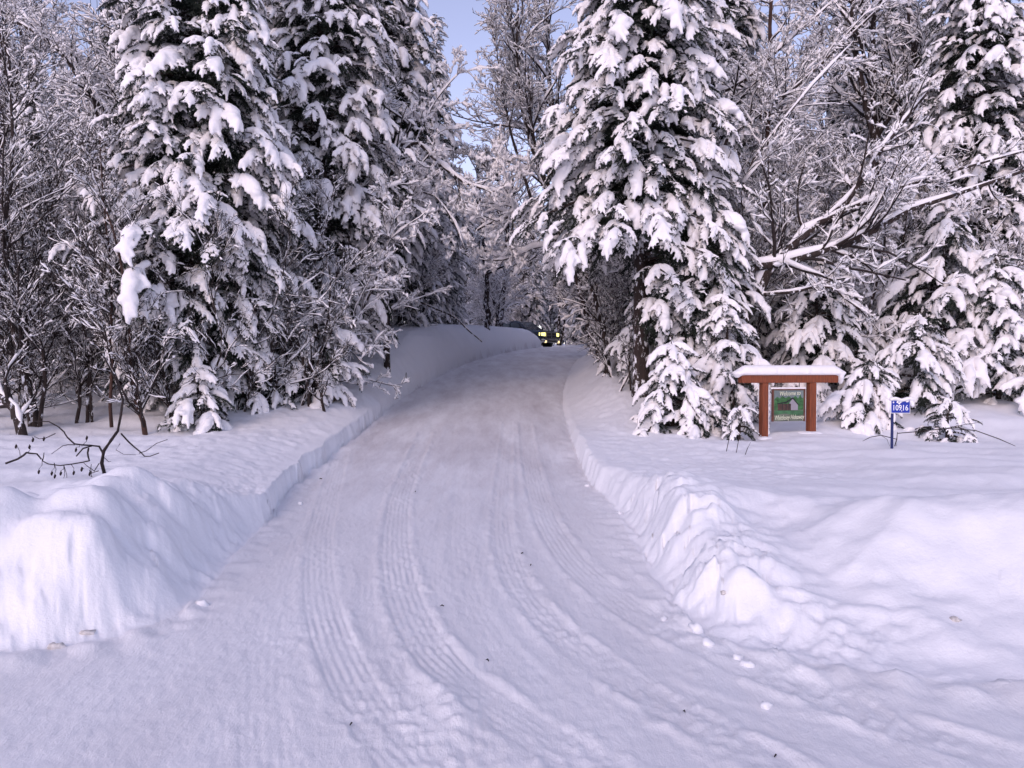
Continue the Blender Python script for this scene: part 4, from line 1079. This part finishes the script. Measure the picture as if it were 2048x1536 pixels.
# dry stalks before the sign, twigs by the number post
for i, (x0, y0, x1, y1, dd, lab) in enumerate([(1451, 917, 1465, 848, 11.2, 'thin dry stalk in the snow, leftmost of three before the wooden sign'), (1471, 930, 1483, 850, 11.0, 'tallest dry stalk standing in the snow before the wooden sign'), (1487, 934, 1502, 885, 10.8, 'short slanting dry stalk nearest the left sign post')]):
    b0 = P(x0, y0, dd); b0[2] = gz(b0[0], dd); q = P(x1, y1, dd) - b0
    m = MB(); m.tube([(0, 0, -.1), tuple(q * .5 + np.array([.01, 0, 0])), tuple(q)], [.006, .005, .003], 5)
    o = m.build('dry_stalk', M['twig']); o.location = tuple(b0); tag(o, lab, 'dry stalk', 'dry stalks before the sign')
b0 = P(1792, 925, 10.9); b0[2] = gz(b0[0], 10.9)
m = MB()
for pts, r in (([(1791, 930), (1795, 905), (1802, 880), (1803, 865)], .007), ([(1796, 902), (1788, 906)], .004), ([(1808, 928), (1804, 905), (1800, 885)], .003), ([(1802, 880), (1770, 872), (1748, 876), (1733, 884)], .006), ([(1803, 868), (1850, 864), (1900, 858), (1960, 862), (2010, 880), (2042, 894)], .007), ([(1900, 858), (1940, 850), (1975, 845)], .004), ([(1860, 864), (1900, 872), (1935, 878)], .004), ([(1770, 872), (1782, 880), (1788, 895)], .003)):
    m.tube([tuple(P(x, y, 11.2) - b0 + np.array([0, .1, 0])) for x, y in pts], [r] * (len(pts) - 1) + [r * .5], 5)
o = m.build('fallen_twig', M['twig']); o.location = tuple(b0); tag(o, 'long bare twigs sprawling from the foot of the blue number post', 'twig')

# needles and bits of bark lying on the drive
bits = [(1045, 1113), (1062, 1135), (883, 1218), (975, 1328), (640, 960), (905, 780), (880, 770), (1100, 760), (700, 1458), (1558, 1518), (1372, 1430), (830, 986)]
for i, (x, y) in enumerate(bits):
    dd = EYE * F / (y - HORIZON)
    for _ in range(6):
        X = (x - 1024) / F * dd; z = gz(X, dd); dd = (EYE - z) * F / (y - HORIZON)
    z = float(ground_z(np.array([X]), np.array([dd]))[0][0])
    m = MB(); l = rg.uniform(.005, .011) * (1 + dd / 10); a = rg.uniform(0, 3.14)
    m.tube([(-l * math.cos(a), -l * math.sin(a), .004), (0, 0, .010), (l * math.cos(a + .5), l * math.sin(a + .5), .004)], [.0015 + dd * .0003, .0025 + dd * .0005, .0015], 5)
    o = m.build('bark_bit', M['twig']); o.location = (X, dd, z + .003); tag(o, 'dark bit of bark or needle lying on the packed snow', 'bark bit', 'bits of bark scattered on the drive')
# lumps of snow fallen from the banks
lumps = [(1538, 1420, .025, 'loose snow lump between the tyre tracks'), (1395, 1270, .04, ''), (1330, 1245, .02, ''), (1240, 1030, .03, ''), (600, 1010, .03, ''), (400, 1215, .035, ''), (1175, 975, .03, ''), (1420, 1300, .035, ''), (1480, 1325, .025, ''), (1500, 1335, .03, '')]
for i, (x, y, r, lab) in enumerate(lumps):
    X, dd = 0, EYE * F / (y - HORIZON)
    for _ in range(8):
        X = (x - 1024) / F * dd; z = gz(X, dd); dd = .5 * dd + .5 * min(20, (EYE - z) * F / (y - HORIZON))
    V, Fc = ICO; V = V * r * (1 + .6 * noise2(V[:, 0] * 2.2 + i, V[:, 1] * 2.2 + V[:, 2] * 1.7, 90 + i))[:, None] * np.array([1.2, 1, .75])
    z = float(ground_z(np.array([X]), np.array([dd]))[0][0])
    o = add('snow_lump', mesh_np('snow_lump', V, [Fc]), M['ground_snow']); o.location = (X, dd, z + r * .1); o.rotation_euler = (i, 0, i * 2)
    tag(o, lab or 'rough lump of snow fallen at the foot of the bank', 'snow lump', 'snow lumps fallen from the banks')

M['dirty'] = simple('dirty_snow', (.62, .58, .55), .8, var=.4, scale=30)
for x, y, r, lab in ((104, 1296, .045, 'grey brown clod standing in for a hollow at the foot of the left mound, nearest the picture edge'), (166, 1268, .04, 'dirty clod standing in for a brownish hollow in the left mound'), (1915, 1240, .03, 'small dirty clod on the right mound'), (1448, 1184, .022, 'little dirty clod on the broken face of the right mound')):  # the two left mound clods stand in for brownish hollows in the bank
    dd = 4.6
    for _ in range(10):
        X = (x - 1024) / F * dd; z = gz(X, dd); dd = .6 * dd + .4 * (EYE - z) * F / (y - HORIZON)
    V, Fc = ICO; V = V * r * (1 + .7 * noise2(V[:, 0] * 2.3 + x, V[:, 1] * 2.3 + V[:, 2] * 1.7, 7))[:, None] * np.array([1.2, 1, .6])
    o = add('ice_clod', mesh_np('ice_clod', V, [Fc]), M['dirty']); o.location = (X, dd, gz(X, dd) - r * .25); tag(o, lab, 'ice clod')
